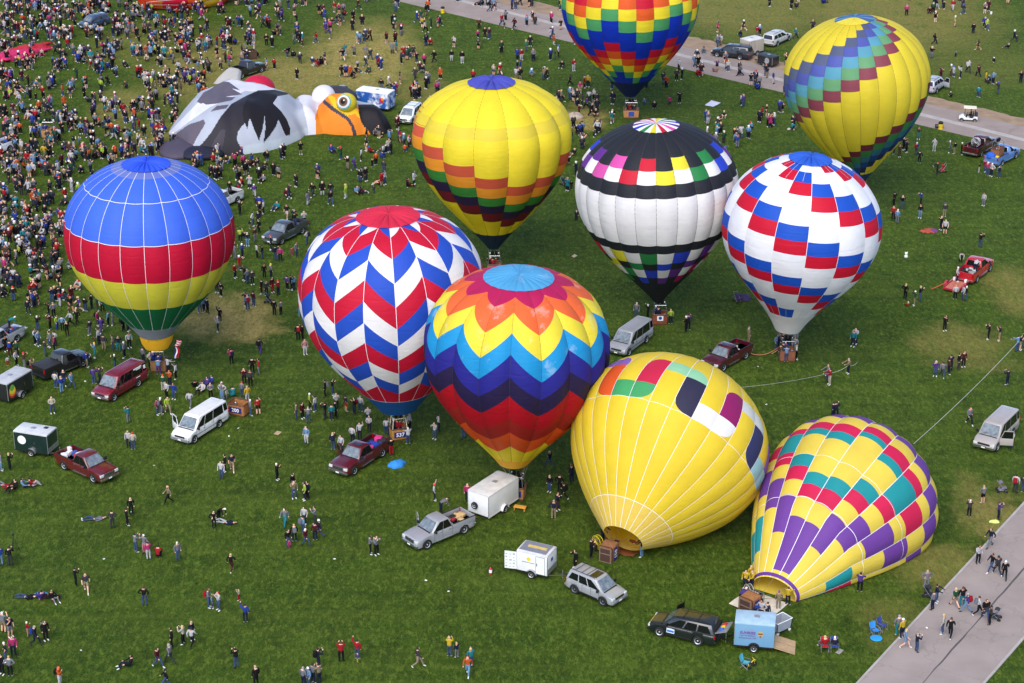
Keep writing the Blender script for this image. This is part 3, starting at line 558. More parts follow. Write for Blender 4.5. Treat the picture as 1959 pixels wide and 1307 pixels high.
class House:
    """greenhouse: tapered cabin with windows let in on its faces"""
    def __init__(s, b, t, wb, wt, zb, zt): s.b = b; s.t = t; s.wb = wb / 2; s.wt = wt / 2; s.zb = zb; s.zt = zt
    def mesh(s, cam=.05):
        mb = MB(); r = .08; lv = []
        for f, dz, ins in ((0, 0, 0), (.93, 0, 0), (.985, 0, .03), (1., .012, .1)):
            x0 = s.b[0] + (s.t[0] - s.b[0]) * f + ins; x1 = s.b[1] + (s.t[1] - s.b[1]) * f - ins; w_ = s.wb + (s.wt - s.wb) * f - ins; z = s.zb + (s.zt - s.zb) * f + dz
            c = min(.14, w_ * .2); lv.append([(x1, w_ - c, z), (x1 - c, w_, z), (x0 + c * .5, w_, z), (x0, w_ - c * .5, z), (x0, -w_ + c * .5, z), (x0 + c * .5, -w_, z), (x1 - c, -w_, z), (x1, -w_ + c, z)])
        mb.grid(np.array(lv), closed=True)
        top = lv[-1]; cx = sum(p[0] for p in top) / 8; mb.v.append((cx, 0, top[0][2] + cam)); k = len(mb.v) - 1; n0 = k - 8
        for j in range(8): mb.f.append((n0 + j, n0 + (j + 1) % 8, k)); mb.m.append(0)
        return mb
    def side(s, f0, f1, v0, v1, sgn, off=.008, sl0=0., sl1=0.):
        """window on a side: f along the length (0 rear, 1 front), v up the face"""
        def p(f, v):
            x0 = s.b[0] + (s.t[0] - s.b[0]) * v; x1 = s.b[1] + (s.t[1] - s.b[1]) * v; return Vector((x0 + (x1 - x0) * f, sgn * (s.wb + (s.wt - s.wb) * v + off), s.zb + (s.zt - s.zb) * v))
        return s.slab([p(f0, v0), p(f1, v0), p(f1 - sl1, v1), p(f0 + sl0, v1)], sgn)
    def end(s, u0, u1, v0, v1, front=True, off=.010):
        def p(u, v):
            j = 1 if front else 0; x = s.b[j] + (s.t[j] - s.b[j]) * v; w_ = s.wb + (s.wt - s.wb) * v - .06; return Vector((x + (off if front else -off), w_ * u, s.zb + (s.zt - s.zb) * v))
        return s.slab([p(u0, v0), p(u1, v0), p(u1, v1), p(u0, v1)], 1 if front else -1)
    def slab(s, q, sgn):
        n = (q[1] - q[0]).cross(q[3] - q[0]).normalized() * .004; mb = MB(); a = [p + n for p in q]; b = [p - n for p in q]
        return mb.raw(a + b, [(0, 1, 2, 3), (7, 6, 5, 4), (0, 4, 5, 1), (1, 5, 6, 2), (2, 6, 7, 3), (3, 7, 4, 0)])
def place(f, r, track, wb):
    """pose from the photo's near-side wheel contacts (front, rear); returns location, heading"""
    a, b = gnd(*f), gnd(*r); h = atan2(a[1] - b[1], a[0] - b[0]); c = (a + b) / 2; L_ = np.array([-sin(h), cos(h), 0]); s = -1 if L_[1] < 0 else 1
    return Vector(c + L_ * (s * track / 2)), h
def common(t, m, wb, w, xf, xr, zb, wr=.39, steel=(196, 198, 200), bump=None, grille=CHR, ghz=(.62, .86), hl=(.66, .84), mirror=(1.0, 1.3), tail=(.75, 1.1)):
    for x in (wb / 2, -wb / 2):
        for s in (1, -1): wheel(t, x, s * (w / 2 - .10), wr + .03, steel, .27)
    pbox(t, 'chassis', UNDER, xr + .25, xf - .25, -w / 2 + .28, w / 2 - .28, .24, .7)
    bm = bump or CHR
    pbox(t, 'front_bumper', bm, xf - .1, xf + .10, -w / 2 + .03, w / 2 - .03, .40, .60, .05); pbox(t, 'rear_bumper', bm, xr - .10, xr + .1, -w / 2 + .05, w / 2 - .05, .42, .60, .04)
    g = pbox(t, 'grille', grille, xf - .06, xf + .025, -w * .27, w * .27, *ghz, .02)
    for j in range(3): z = ghz[0] + (ghz[1] - ghz[0]) * (j + .7) / 3.4; pbox(g, 'grille_slot', TRIM, xf + .02, xf + .032, -w * .25, w * .25, z, z + .045)
    for s in (1, -1):
        y0, y1 = sorted((s * w * .29, s * (w / 2 - .05))); pbox(t, 'headlight', HEAD, xf - .16, xf + .022, y0, y1, *hl, .03); pbox(t, 'turn_lamp', AMB, xf - .3, xf - .2, *sorted((s * (w / 2 - .06), s * (w / 2 - .022))), hl[0] + .05, hl[0] + .1)
        pbox(t, 'tail_light', TAIL, xr - .02, xr + .1, *sorted((s * (w / 2 - .19), s * (w / 2 - .02))), *tail, .02)
        mm = pbox(t, 'mirror', TRIM, mirror[0] - .06, mirror[0] + .06, *sorted((s * (w / 2 + .03), s * (w / 2 + .24))), mirror[1] - .12, mirror[1] + .14, .03)
        pbox(mm, 'mirror_arm', TRIM, mirror[0] - .02, mirror[0] + .02, *sorted((s * (w / 2 - .08), s * (w / 2 + .05))), mirror[1] - .08, mirror[1] - .03)
    pbox(t, 'licence_plate', MATS.get('white_paint') or mat('white_paint', (235, 235, 232), rough=.6, var=.04), xf + .1, xf + .112, -.16, .16, .44, .55)
def seam(t, xs, w, z0, z1):
    for x in xs:
        for s in (1, -1): pbox(t, 'door_seam', TRIM, x - .009, x + .009, *sorted((s * w * .46, s * (w / 2 + .003))), z0, z1)
def handles(t, xs, w, z, m=CHR):
    for x in xs:
        for s in (1, -1): pbox(t, 'door_handle', m, x - .09, x + .09, *sorted((s * w * .47, s * (w / 2 + .02))), z, z + .04)
def open_door(t, m, hx, s, ang, z0, z1, ln, belt):
    """front door swung out about its front hinge"""
    d = bpy.data.objects.new('open_door', None); LINK(d); d.parent = t; d.location = (hx, s * (t['w'] / 2), 0); d.rotation_euler = (0, 0, s * -ang)
    p = MB(); p.box(-ln, 0, -.05, .05, z0, belt, bev=.02); p.box(-ln, -ln + .07, -.03, .03, belt, z1); p.box(-ln, -.3, -.03, .03, z1 - .06, z1); p.tube([(-.04, 0, belt), (-.32, 0, z1 - .03)], .035, 5); p.build('door_panel', m, d)
    MB().box(-ln + .06, -.22, -.008, .008, belt, z1 - .05).build('window', GLASS, d)
    return d
def van(label, f, r, rgb, doors=(), decal=None, bumper=None):
    wb, w = 3.505, 2.0; loc, h = place(f, r, w - .26 + .12, wb); t = thing('passenger_van', label, 'van', loc, h, 'vans on the field'); t['w'] = w; m = paint(rgb); xf, xr = 2.55, -3.25
    shell([(xr, 1.14), (-1, 1.16), (1.1, 1.16), (1.62, 1.15), (2.2, 1.04), (2.47, .94), (xf, .78)], w, (wb / 2, -wb / 2)).build('body', m, t)
    H = House((xr + .02, 1.58), (xr + .12, .82), 1.93, 1.62, 1.13, 2.06); ro = H.mesh(.06).build('roof', m, t)
    for y in np.linspace(-.55, .55, 6): pbox(ro, 'roof_rib', m, xr + .35, .65, y - .02, y + .02, 2.09, 2.135 - abs(y) * .03)
    H.end(-.92, .92, .08, .9).build('windscreen', SCREEN, t); H.end(-.8, .8, .25, .85, False).build('rear_window', GLASS, t)
    pbox(t, 'cowl', TRIM, 1.58, 1.72, -.8, .8, 1.165, 1.185)
    for y in (-.3, .45): o = MB().tube([(1.62, y - .35, 1.2), (1.42, y + .2, 1.42)], .012, 4).build('wiper', TRIM, t)
    for s in (1, -1):
        H.side(.755, .99, .08, .88, s, sl1=.15).build('window', GLASS, t); H.side(.49, .738, .08, .88, s).build('window', GLASS, t); H.side(.165, .475, .08, .88, s).build('window', GLASS, t); H.side(.03, .135, .16, .86, s).build('window', GLASS, t)
    seam(t, (1.42, .28, -.95), w, .5, 1.14); handles(t, (.42, -.75), w, .98); common(t, m, wb, w, xf, xr, 1.14, .37, (222, 222, 220), bumper, mirror=(1.32, 1.28), tail=(.95, 1.35), ghz=(.64, .84), hl=(.64, .83))
    pbox(t, 'side_moulding', TRIM, xr + .5, 2.0, -w / 2 - .008, w / 2 + .008, .66, .70)
    for s in doors: open_door(t, m, 1.45, s, radians(62), .5, 1.86, 1.15, 1.14)
    if decal == 'white':                                                # lettering too small to read in the photo: strips and a badge
        for s in (1, -1):
            for x0_, x1_, v0, v1 in ((.17, .44, .72, .84), (.2, .36, .6, .68)): H.side(x0_, x1_, v0, v1, s, .018).build('window_lettering', MATS['white_paint'], t)
            H.side(.05, .11, .35, .7, s, .018).build('window_badge', MATS['white_paint'], t); pbox(t, 'side_lettering', MATS['white_paint'], -2.05, -1.45, *sorted((s * w * .49, s * (w / 2 + .008))), .98, 1.05)
    return t
def pickup(label, f, r, rgb, load=None, cover=False, doors=(), steel=(196, 198, 200), gate=True, bumper=None, crew=True, wb=3.7, sunroof=False, grille=CHR, gate_down=False):
    w = 2.0; loc, h = place(f, r, w - .26 + .12, wb); t = thing('pickup_truck', label, 'pickup', loc, h, 'pickup trucks on the field'); t['w'] = w; m = paint(rgb); xf = wb / 2 + 1.0; xr = -wb / 2 - 1.15; xc = -.75 if crew else -.3
    shell([(xr, .88), (xc, .88), (xc + .02, 1.18), (.95, 1.2), (1.35, 1.2), (xf - .75, 1.14), (xf - .12, 1.06), (xf, .86)], w, (wb / 2, -wb / 2), ra=.50, rw=.40).build('body', m, t)
    H = House((xc, 1.38), (xc + .28, .62), 1.9, 1.5, 1.17, 1.92); ro = H.mesh(.04).build('cab_roof', m, t)
    pbox(t, 'cowl', TRIM, 1.37, 1.5, -.78, .78, 1.2, 1.235)
    for s in (1, -1): MB().tube([(1.55, s * .42, 1.222), (xf - .3, s * .34, 1.115)], .012, 4).build('hood_crease', m, t)
    if sunroof: pbox(ro, 'sunroof', GLASS, .0, .45, -.4, .4, 1.94, 1.962)
    H.end(-.92, .92, .08, .9).build('windscreen', SCREEN, t); H.end(-.85, .85, .15, .85, False).build('rear_window', GLASS, t)
    for s in (1, -1):
        H.side(.485, .965, .06, .88, s, sl1=.2).build('window', GLASS, t)
        if crew: H.side(.05, .468, .06, .88, s, sl0=.06).build('window', GLASS, t)
        pbox(t, 'bed_side', m, xr + .02, xc - .02, *sorted((s * (w / 2 - .09), s * (w / 2 - .012))), .80, 1.30, .02)
        pbox(t, 'bed_rail', TRIM, xr + .02, xc - .02, *sorted((s * (w / 2 - .1), s * (w / 2 - .0))), 1.29, 1.325, .01)
        pbox(t, 'side_step', CHR if s else TRIM, -.7, 1.0, *sorted((s * (w / 2 - .06), s * (w / 2 + .06))), .36, .42, .02)
    bed = pbox(t, 'bed_floor', mat('bed_liner', (34, 34, 36), rough=.85), xr + .06, xc - .04, -w / 2 + .1, w / 2 - .1, .86, .91); pbox(t, 'bed_front_wall', m, xc - .08, xc - .01, -w / 2 + .1, w / 2 - .1, .88, 1.3)
    if gate_down: pbox(t, 'tailgate', m, xr - .55, xr + .03, -w / 2 + .1, w / 2 - .1, .86, .93, .02)
    else: pbox(t, 'tailgate', m, xr + .0, xr + .08, -w / 2 + .09, w / 2 - .09, .84, 1.3, .02)
    if cover: pbox(t, 'bed_cover', mat('vinyl_cover', (40, 38, 40), rough=.6), xr + .04, xc - .03, -w / 2 + .03, w / 2 - .03, 1.325, 1.37, .02)
    seam(t, (1.15, .33, xc + .12) if crew else (1.15, xc + .1), w, .5, 1.18); handles(t, (.5, -.4) if crew else (.3,), w, 1.02)
    common(t, m, wb, w, xf, xr, 1.2, .40, steel, bumper, grille=grille, mirror=(1.12, 1.32), tail=(.88, 1.26), ghz=(.66, .98), hl=(.74, .97))
    for s in doors: open_door(t, m, 1.15, s, radians(60), .5, 1.78, 1.0, 1.18)
    if load: load(t, xr, xc)
    return t
def suv(label, f, r, rgb, wb=2.85, L_=4.8, w=1.88, hgt=1.82, rack=False, hatch=False, doors=(), steel=(196, 198, 200), bumper=None, decal=False, sunroof=False, name='parked_suv', cat='suv'):
    loc, h = place(f, r, w - .26 + .12, wb); t = thing(name, label, cat, loc, h, 'cars on the field'); t['w'] = w; m = paint(rgb); xf = wb / 2 + .88; xr = xf - L_
    shell([(xr, 1.06), (-.5, 1.08), (.85, 1.08), (1.2, 1.07), (xf - .5, 1.0), (xf - .1, .92), (xf, .76)], w, (wb / 2, -wb / 2), ra=.47).build('body', m, t)
    H = House((xr + .03, 1.32), (xr + .30, .52), w * .95, w * .76, 1.06, hgt); ro = H.mesh(.04).build('roof', m, t)
    pbox(t, 'cowl', TRIM, 1.3, 1.42, -w * .4, w * .4, 1.07, 1.105); pbox(t, 'sill_cladding', TRIM, -wb / 2 + .5, wb / 2 - .5, -w / 2 - .006, w / 2 + .006, .33, .46)
    if sunroof: pbox(ro, 'sunroof', GLASS, -.25, .38, -.5, .5, hgt + .015, hgt + .042)
    for s in (1, -1):
        y = s * w * .34; MB().tube([(xr + .5, y, hgt + .02), (xr + .55, y, hgt + .09), (.25, y, hgt + .09), (.35, y, hgt + .02)], .022, 5).build('roof_rail', TRIM, t)
        H.side(.63, .93, .1, .82, s, sl1=.14).build('window', GLASS, t); H.side(.36, .60, .1, .82, s).build('window', GLASS, t); H.side(.06, .33, .14, .8, s, sl0=.05).build('window', GLASS, t)
    for x in ((-1.5, -.9, -.4) if rack else (-1.3, -.2)): MB().tube([(x, -w * .34, hgt + .10), (x, w * .34, hgt + .10)], .02, 5).build('roof_bar', TRIM, t)
    H.end(-.92, .92, .08, .9).build('windscreen', SCREEN, t)
    if not hatch: H.end(-.85, .85, .15, .85, False).build('rear_window', GLASS, t)
    else:
        pbox(t, 'load_space', UNDER, xr - .006, xr + .6, -w * .36, w * .36, .72, 1.62)
        d = MB(); d.box(-.95, 0, -w * .4, w * .4, -.04, .04, bev=.02); o = d.build('open_tailgate', mat('tailgate_liner', (120, 122, 126), rough=.5), t); o.location = (xr + .06, 0, 1.25); o.rotation_euler = (0, radians(22), 0)
        for j, c in enumerate(((190, 30, 40), (230, 190, 40), (60, 100, 190))): pbox(o, 'gear_bag', mat('bag_%d' % j, c), -.6, -.3, -.5 + j * .36, -.22 + j * .36, .04, .16, .03)
    seam(t, (1.0, .2, -.62), w, .5, 1.06); handles(t, (.36, -.45), w, .92, m); common(t, m, wb, w, xf, xr, 1.08, .37, steel, bumper, mirror=(.95, 1.18), tail=(.82, 1.05), ghz=(.62, .84), hl=(.68, .86))
    if decal:
        for s in (1, -1): dd = pbox(t, 'door_sign', mat('sign_white', (220, 226, 232)), .32, .92, *sorted((s * w * .49, s * (w / 2 + .012))), .55, .92); pbox(dd, 'sign_picture', mat('sign_blue', (50, 110, 190)), .36, .88, *sorted((s * w * .495, s * (w / 2 + .016))), .62, .8)
    for s in doors: open_door(t, m, 1.0, s, radians(65), .45, 1.68, 1.0, 1.06)
    return t
def trailer(label, c, hp, L_, W, H_, side, roof, hx, axles=1, name='cargo_trailer', trim=(190, 192, 194), fender=None, deco=None, steel=(210, 210, 208), z0=.42, rx=0., nose=True):
    """closed box trailer; c = near wheel contact, hp = hitch ball (photo points), hx = axle-to-hitch distance"""
    a, b = gnd(*c), gnd(*hp); v = b - a; best = None
    for s in (1, -1):
        h = atan2(v[1], v[0]) - atan2(-s * W / 2, hx); Ly = np.array([-sin(h), cos(h)])
        if s * Ly[1] < 0: best = (h, s)
    h, s = best; cen = a[:2] - s * np.array([-sin(h), cos(h)]) * (W / 2 + .04)
    t = thing(name, label, 'trailer', (cen[0], cen[1], 0), h, 'trailers on the field'); x0 = -L_ / 2 + rx; x1 = L_ / 2 + rx; m = paint(side) if side != (222, 222, 220) else mat('trailer_white', side, rough=.45, var=.07, vscale=1.5); mr = mat('trailer_roof_%d_%d_%d' % roof, roof, rough=.5, var=.16, vscale=1.3); mt = mat('aluminium_trim', (182, 184, 188), rough=.35, metal=.7)
    pbox(t, 'box_body', m, x0, x1, -W / 2, W / 2, z0, z0 + H_ - .05, .03)
    P = []
    for x, dz in ((x0 - .01, -.03), (x0 + .1, .0), (x1 - .1, 0), (x1 + .01, -.03)):
        zt = z0 + H_ + dz; P.append([(x, W / 2 + .012, z0 + H_ - .14), (x, W / 2 + .005, zt - .04), (x, W / 2 - .09, zt), (x, 0, zt + .03), (x, -W / 2 + .09, zt), (x, -W / 2 - .005, zt - .04), (x, -W / 2 - .012, z0 + H_ - .14)])
    rb = MB(); P = np.array(P); rb.grid(P); rb.quad([tuple(p) for p in P[0]][::-1]); rb.quad([tuple(p) for p in P[-1]]); ro = rb.build('roof', mr, t)
    for j in range(int(L_ / .6)): x = x0 + .35 + j * .6; pbox(ro, 'roof_bow', mr, x - .012, x + .012, -W / 2 + .1, W / 2 - .1, z0 + H_ - .01, z0 + H_ + .018)
    pbox(ro, 'roof_vent', mt, x0 + L_ * .4, x0 + L_ * .4 + .38, -.19, .19, z0 + H_ + .01, z0 + H_ + .09, .02)
    for sx in (x0, x1):
        for sy in (1, -1): pbox(t, 'corner_trim', mt, sx - .022, sx + .022, *sorted((sy * (W / 2 - .05), sy * (W / 2 + .006))), z0 + .02, z0 + H_ - .13)
    for sy in (1, -1): pbox(t, 'skirt_rail', TRIM if fender is None else fender, x0, x1, *sorted((sy * (W / 2 - .03), sy * (W / 2 + .008))), z0 - .08, z0 + .035)
    pbox(t, 'underframe', UNDER, x0 + .1, x1 - .1, -W / 2 + .2, W / 2 - .2, z0 - .12, z0)
    ax = [0.] if axles == 1 else [-.42, .42]
    for x in ax:
        for sy in (1, -1): wheel(t, x, sy * (W / 2 + .10), .33, steel, .2)
    for sy in (1, -1):
        fb = MB(); P = np.array([[(cx_ + .43 * cos(t_), sy * y_, .34 + .43 * sin(t_)) for t_, cx_ in [(pi - k * pi / 10, ax[0] if k < 5 else ax[-1]) for k in range(11)]] for y_ in (W / 2 - .01, W / 2 + .24)]); fb.grid(P); fb.build('fender', fender or mt, t)
    if L_ < 4: pbox(t, 'stone_guard', mt, x1 + .004, x1 + .016, -W / 2 + .05, W / 2 - .05, z0 + .02, z0 + .5)
    tg = MB(); tg.tube([(x1, W * .34, z0 - .04), (hx - .1, 0, z0 - .02)], .045, 5); tg.tube([(x1, -W * .34, z0 - .04), (hx - .1, 0, z0 - .02)], .045, 5); tg.box(hx - .2, hx + .06, -.06, .06, z0 - .06, z0 + .06); to = tg.build('drawbar', TRIM, t)
    MB().tube([(hx - .45, 0, z0 + .35), (hx - .45, 0, .03)], .03, 6).build('jockey_stand', mt, to)
    sd = s                                                                # side facing the field
    if deco: deco(t, x0, x1, W, H_, z0, sd)
    return t
def sdoor(t, x0, x1, W, z0, H_, s, m, hinge=True):
    y = s * (W / 2); d = pbox(t, 'side_door', m, x0, x1, *sorted((y - s * .02, y + s * .012)), z0 + .06, z0 + H_ - .22)
    for e in (x0, x1): pbox(d, 'door_edge', TRIM, e - .012, e + .012, *sorted((y, y + s * .016)), z0 + .05, z0 + H_ - .21)
    pbox(d, 'door_edge', TRIM, x0, x1, *sorted((y, y + s * .016)), z0 + H_ - .23, z0 + H_ - .205); pbox(d, 'latch', CHR, x0 + .06, x0 + .12, *sorted((y, y + s * .035)), z0 + .7, z0 + .95)
def disc(t, name, m, x, z, r, W, s, n=20, off=.014, sq=1.):
    mb = MB(); y = s * (W / 2 + off); mb.quad([(x + r * cos(2 * pi * j / n) * -s, y, z + sq * r * sin(2 * pi * j / n)) for j in range(n)]); return mb.build(name, m, t, smooth=False)
def build_vehicles():
    wp = mat('white_paint', (235, 235, 232), rough=.6, var=.04)
    def clutter(seed, cols, n=9, hi=.5):
        def f(t, xr, xc):
            rn = random.Random(seed)
            for j in range(n):
                x = rn.uniform(xr + .3, xc - .35); y = rn.uniform(-.6, .6); a = rn.uniform(.1, .3); b = rn.uniform(.12, .4); z = rn.uniform(.12, hi); c = cols[j % len(cols)]
                o = MB().box(-a, a, -b, b, 0, z, bev=.05).build('cargo_bundle', mat('gear_%d_%d_%d' % c, c, rough=.8)); ride(o, t, (x, y, .9), rn.uniform(0, 3)); tag(o, '%s bundle of gear in bed of %s' % (cname(c), t['label'].split(' with ')[0].split(' towing ')[0].split(' amid ')[0].split(' parked ')[0].split(' behind ')[0]), 'bundle', 'gear in pickup beds')
        return f
    MAR = (84, 20, 32); SIL = (176, 178, 182)
    van('white passenger van with one front door open beside basket number 200', (371.7, 848.7), (419.8, 818), (224, 224, 224), doors=(-1,), bumper=mat('grey_bumper', (120, 122, 124)))
    van('maroon passenger van with white lettering on its side', (218, 768), (265, 740), (116, 22, 40), decal='white')
    van('silver passenger van behind basket of black and white balloon', (1201.4, 682), (1237, 655.8), (150, 152, 158))
    van('beige passenger van with driver door open and person beside it', (1904, 866), (1939, 832), (166, 158, 152), doors=(1,))
    pickup('black pickup truck with covered bed towing balloon-painted trailer', (157, 703), (108, 724), (30, 28, 34), cover=True, doors=(-1,), grille=TRIM, wb=3.4, bumper=TRIM)
    pickup('dark red pickup truck towing dark green trailer, chrome grille', (179, 924), (124.4, 899.6), (92, 24, 28), load=clutter(3, [(226, 224, 226), (226, 224, 226), (180, 40, 50), (60, 80, 160)], 6))
    pickup('maroon pickup truck with doors open beside basket number 537', (676.5, 910), (732.7, 874), MAR, load=clutter(5, [(30, 60, 160), (220, 50, 130), (40, 40, 46), (40, 50, 120)], 8), doors=(-1,), wb=3.95, sunroof=True)
    pickup('silver pickup truck with open doors and wooden load towing white trailer', (817, 1051), (888, 1021.5), (146, 148, 152), load=clutter(9, [(196, 164, 110), (200, 168, 120), (150, 40, 50), (60, 62, 70)], 10, .4), doors=(-1,), wb=3.75)
    pickup('maroon pickup truck with empty black bed tied to balloon by straps', (1383.6, 710.7), (1425.8, 687.8), (74, 18, 30), wb=3.6, sunroof=True, load=clutter(2, [(214, 206, 190)], 2, .3))
    pickup('bright red pickup truck with man loading its bed', (1892.6, 519.6), (1867.8, 541), (176, 20, 34), wb=3.65, load=clutter(4, [(200, 200, 200), (60, 60, 64), (150, 146, 140)], 8, .4))
    pickup('dark grey pickup truck amid spectators with people in bed', (539, 468), (578, 448), (62, 64, 68), wb=3.7, load=clutter(6, [(40, 42, 50), (90, 90, 96)], 6, .5))
    pickup('white pickup truck behind blue-domed balloon with man in bed', (404, 410), (462.6, 385), (204, 204, 206), wb=3.7)
    pickup('silver pickup truck with lowered tailgate and blue gear in bed', (-26, 686), (41, 650.7), (170, 174, 180), gate_down=True, load=clutter(12, [(30, 70, 170), (40, 44, 60), (160, 40, 50)], 9, .3))
    pickup('black pickup truck behind lying bird balloon and white tail', (501, 138.5), (462, 151), (28, 28, 32), wb=3.7, bumper=TRIM)
    pickup('black pickup truck with open bed hitched to cloud-painted trailer', (618, 187), (668, 204), (44, 44, 48), load=clutter(8, [(214, 214, 218), (60, 60, 66)], 6, .5), wb=3.8)
    pickup('white pickup truck parked in the dense crowd', (-28, 307), (22, 289), (226, 228, 232), load=clutter(14, [(40, 80, 170), (60, 60, 66)], 5, .3))
    pickup('maroon pickup truck carrying large inflator fan by the road', (1900.8, 284), (1876, 300), (70, 16, 26), wb=3.8, load=fan_load)
    pickup('blue pickup truck carrying wicker basket and blue envelope bag', (1942.4, 303.6), (1916, 318), (84, 122, 180), wb=3.6, crew=False, load=basket_load)
    suv('silver suv with roof rack and black bumpers towing small white trailer', (1153, 1159), (1100, 1136), (148, 150, 152), wb=2.7, L_=4.5, rack=True, bumper=mat('grey_bumper', (120, 122, 124)), sunroof=True, steel=(120, 122, 126))
    suv('black suv with open tailgate towing pale blue trailer', (1263, 1218), (1333, 1234.7), (24, 30, 30), wb=2.95, L_=5.1, hatch=True, doors=(-1,), decal=True, bumper=paint((24, 30, 30)))
    suv('long black suv on the road towing low black trailer', (1365.6, 108.6), (1422, 116), (26, 30, 38), wb=3.4, L_=5.6, w=2.0, bumper=TRIM)
    suv('silver suv on grass towing tan trailer by the road', (1510, 78), (1485.6, 89.4), (186, 184, 180), wb=3.4, L_=5.6, w=2.0)
    suv('silver suv with doors open on dirt shoulder', (1806.5, 168.6), (1791, 179), (164, 166, 172), wb=2.8, doors=(-1,))
    suv('white suv half hidden by yellow stepped balloon', (786, 240), (808, 222), (228, 230, 232), wb=2.9)
    suv('dark blue car surrounded by the crowd', (172, 57), (201, 49), (60, 74, 100), wb=2.8, hgt=1.7)
    # trailers
    def d_blk(t, x0, x1, W, H_, z0, s):
        sdoor(t, x1 - 1.25, x1 - .35, W, z0, H_, s, paint((30, 30, 34)))
        for c, (z_, r_) in zip(((200, 30, 50), (230, 150, 40), (236, 206, 60), (110, 170, 70)), ((.62, .5), (.75, .45), (.9, .4), (1.1, .3))): disc(t, 'painted_balloon', mat('decal_%d_%d' % (c[0], c[1]), c, rough=.5), x0 + .62, z0 + z_, r_, W, s, off=.014 + z_ * .004)
    trailer('black trailer with painted balloon picture and pale metal roof', (42, 762), (72, 727), 3.5, 1.85, 1.75, (34, 34, 38), (176, 178, 182), 2.9, deco=d_blk)
    def d_grn(t, x0, x1, W, H_, z0, s):
        disc(t, 'round_emblem', wp, x0 + .75, z0 + 1.0, .4, W, s); sdoor(t, x1 - 1.35, x1 - .5, W, z0, H_, s, paint((22, 42, 40))); pbox(t, 'roof_hatch', TRIM, x1 - .9, x1 - .55, .2, .55, z0 + H_ + .03, z0 + H_ + .06)
    trailer('dark green trailer with round white emblem behind dark red pickup', (61, 873), (113, 873), 3.2, 1.75, 1.8, (22, 42, 40), (196, 198, 200), 2.7, deco=d_grn)
    def d_wht(t, x0, x1, W, H_, z0, s):
        w_ = wheel(t, x1 + .14, .001, .3, (226, 226, 224), .18); w_.rotation_euler = (0, 0, -pi / 2); w_.location = (x1 + .12, -.3, z0 + .75)
    trailer('large plain white trailer with spare wheel behind silver pickup', (964.6, 980.6), (903, 1002), 4.1, 2.1, 1.95, (222, 222, 220), (204, 203, 200), 3.1, deco=d_wht, fender=mat('white_fender', (220, 220, 220)))
    def d_sml(t, x0, x1, W, H_, z0, s):
        sdoor(t, x1 - .95, x1 - .2, W, z0, H_, s, MATS['trailer_white']); y = s * (W / 2 + .016)
        disc(t, 'sun_logo', mat('logo_yellow', (236, 200, 40)), x0 + 1.0, z0 + 1.15, .17, W, s); pbox(t, 'logo_line', mat('logo_text', (120, 116, 104)), x0 + .45, x0 + 1.5, *sorted((s * W / 2, y)), z0 + .83, z0 + .875)
        pbox(t, 'blue_logo', mat('logo_blue', (50, 80, 170)), x1 + .018, x1 + .026, -.2, .15, z0 + .95, z0 + 1.25); pbox(t, 'roof_panel', mat('grey_roof_panel', (120, 124, 136), rough=.6), x0 + .12, x1 - .2, -W / 2 + .16, W / 2 - .16, z0 + H_ + .02, z0 + H_ + .045); pbox(t, 'roof_ladder_board', mat('yellow_board', (206, 178, 96)), x0 + .6, x1 - .4, -.15, .1, z0 + H_ + .05, z0 + H_ + .11)
        d = bpy.data.objects.new('open_rear_door', None); LINK(d); d.parent = t; d.location = (x0, s * W / 2 * -1 * -1, 0); d.rotation_euler = (0, 0, radians(-12 * s)); pn = MB().box(-.95, 0, -.02, .02, z0 + .05, z0 + H_ - .2).build('door_panel', MATS['trailer_white'], d)
        for i in range(5):
            for j in range(3):
                c = ((120, 150, 176), (206, 150, 96), (128, 176, 182), (150, 156, 160))[(i * 5 + j * 2) % 4]; wd_ = .12 + .08 * ((i * 7 + j * 3) % 3) / 2; pbox(d, 'sponsor_sticker', mat('sticker_%d' % c[0], c), -.88 + j * .29, -.88 + wd_ + j * .29, *sorted((s * .02, s * .026)), z0 + .2 + i * .27, z0 + .25 + i * .27 + (.06 if (i + j) % 3 == 0 else 0))
    trailer('small white trailer with logos and rear door open behind silver suv', (1017, 1106), (1083, 1110), 2.55, 1.75, 1.75, (222, 222, 220), (204, 204, 206), 2.65, deco=d_sml)
    def d_blue(t, x0, x1, W, H_, z0, s):
        y = s * (W / 2 + .02); xd = (1, 0, 0) if s < 0 else (-1, 0, 0); X = (lambda f: x0 + (x1 - x0) * (f if s < 0 else 1 - f))
        pu = mat('purple_letters', (112, 62, 140)); letter('SUNRISE', .30, pu, t, (X(.33), y, z0 + 1.12), xd, (0, 0, 1), bold=.008); letter('Hot Air Balloon', .17, pu, t, (X(.33), y, z0 + .9), xd, (0, 0, 1)); letter('Albuquerque, NM', .17, pu, t, (X(.33), y, z0 + .7), xd, (0, 0, 1)); letter('SUNRISE', .2, mat('faded_letters', (170, 160, 180)), t, (X(.33), y, z0 + 1.38), xd, (0, 0, 1), 'outline_lettering')
        b = disc(t, 'painted_balloon', mat('picture_tan', (186, 160, 110)), X(.65), z0 + 1.1, .22, W, s, off=.016); disc(b, 'balloon_band', mat('picture_brown', (120, 76, 50)), X(.65), z0 + 1.1, .20, W, s, off=.02, sq=.35); MB().quad([(X(.62), y, z0 + .95), (X(.68), y, z0 + .95), (X(.655), y, z0 + .78), (X(.645), y, z0 + .78)]).build('balloon_mouth', MATS['picture_brown'], b, smooth=False)
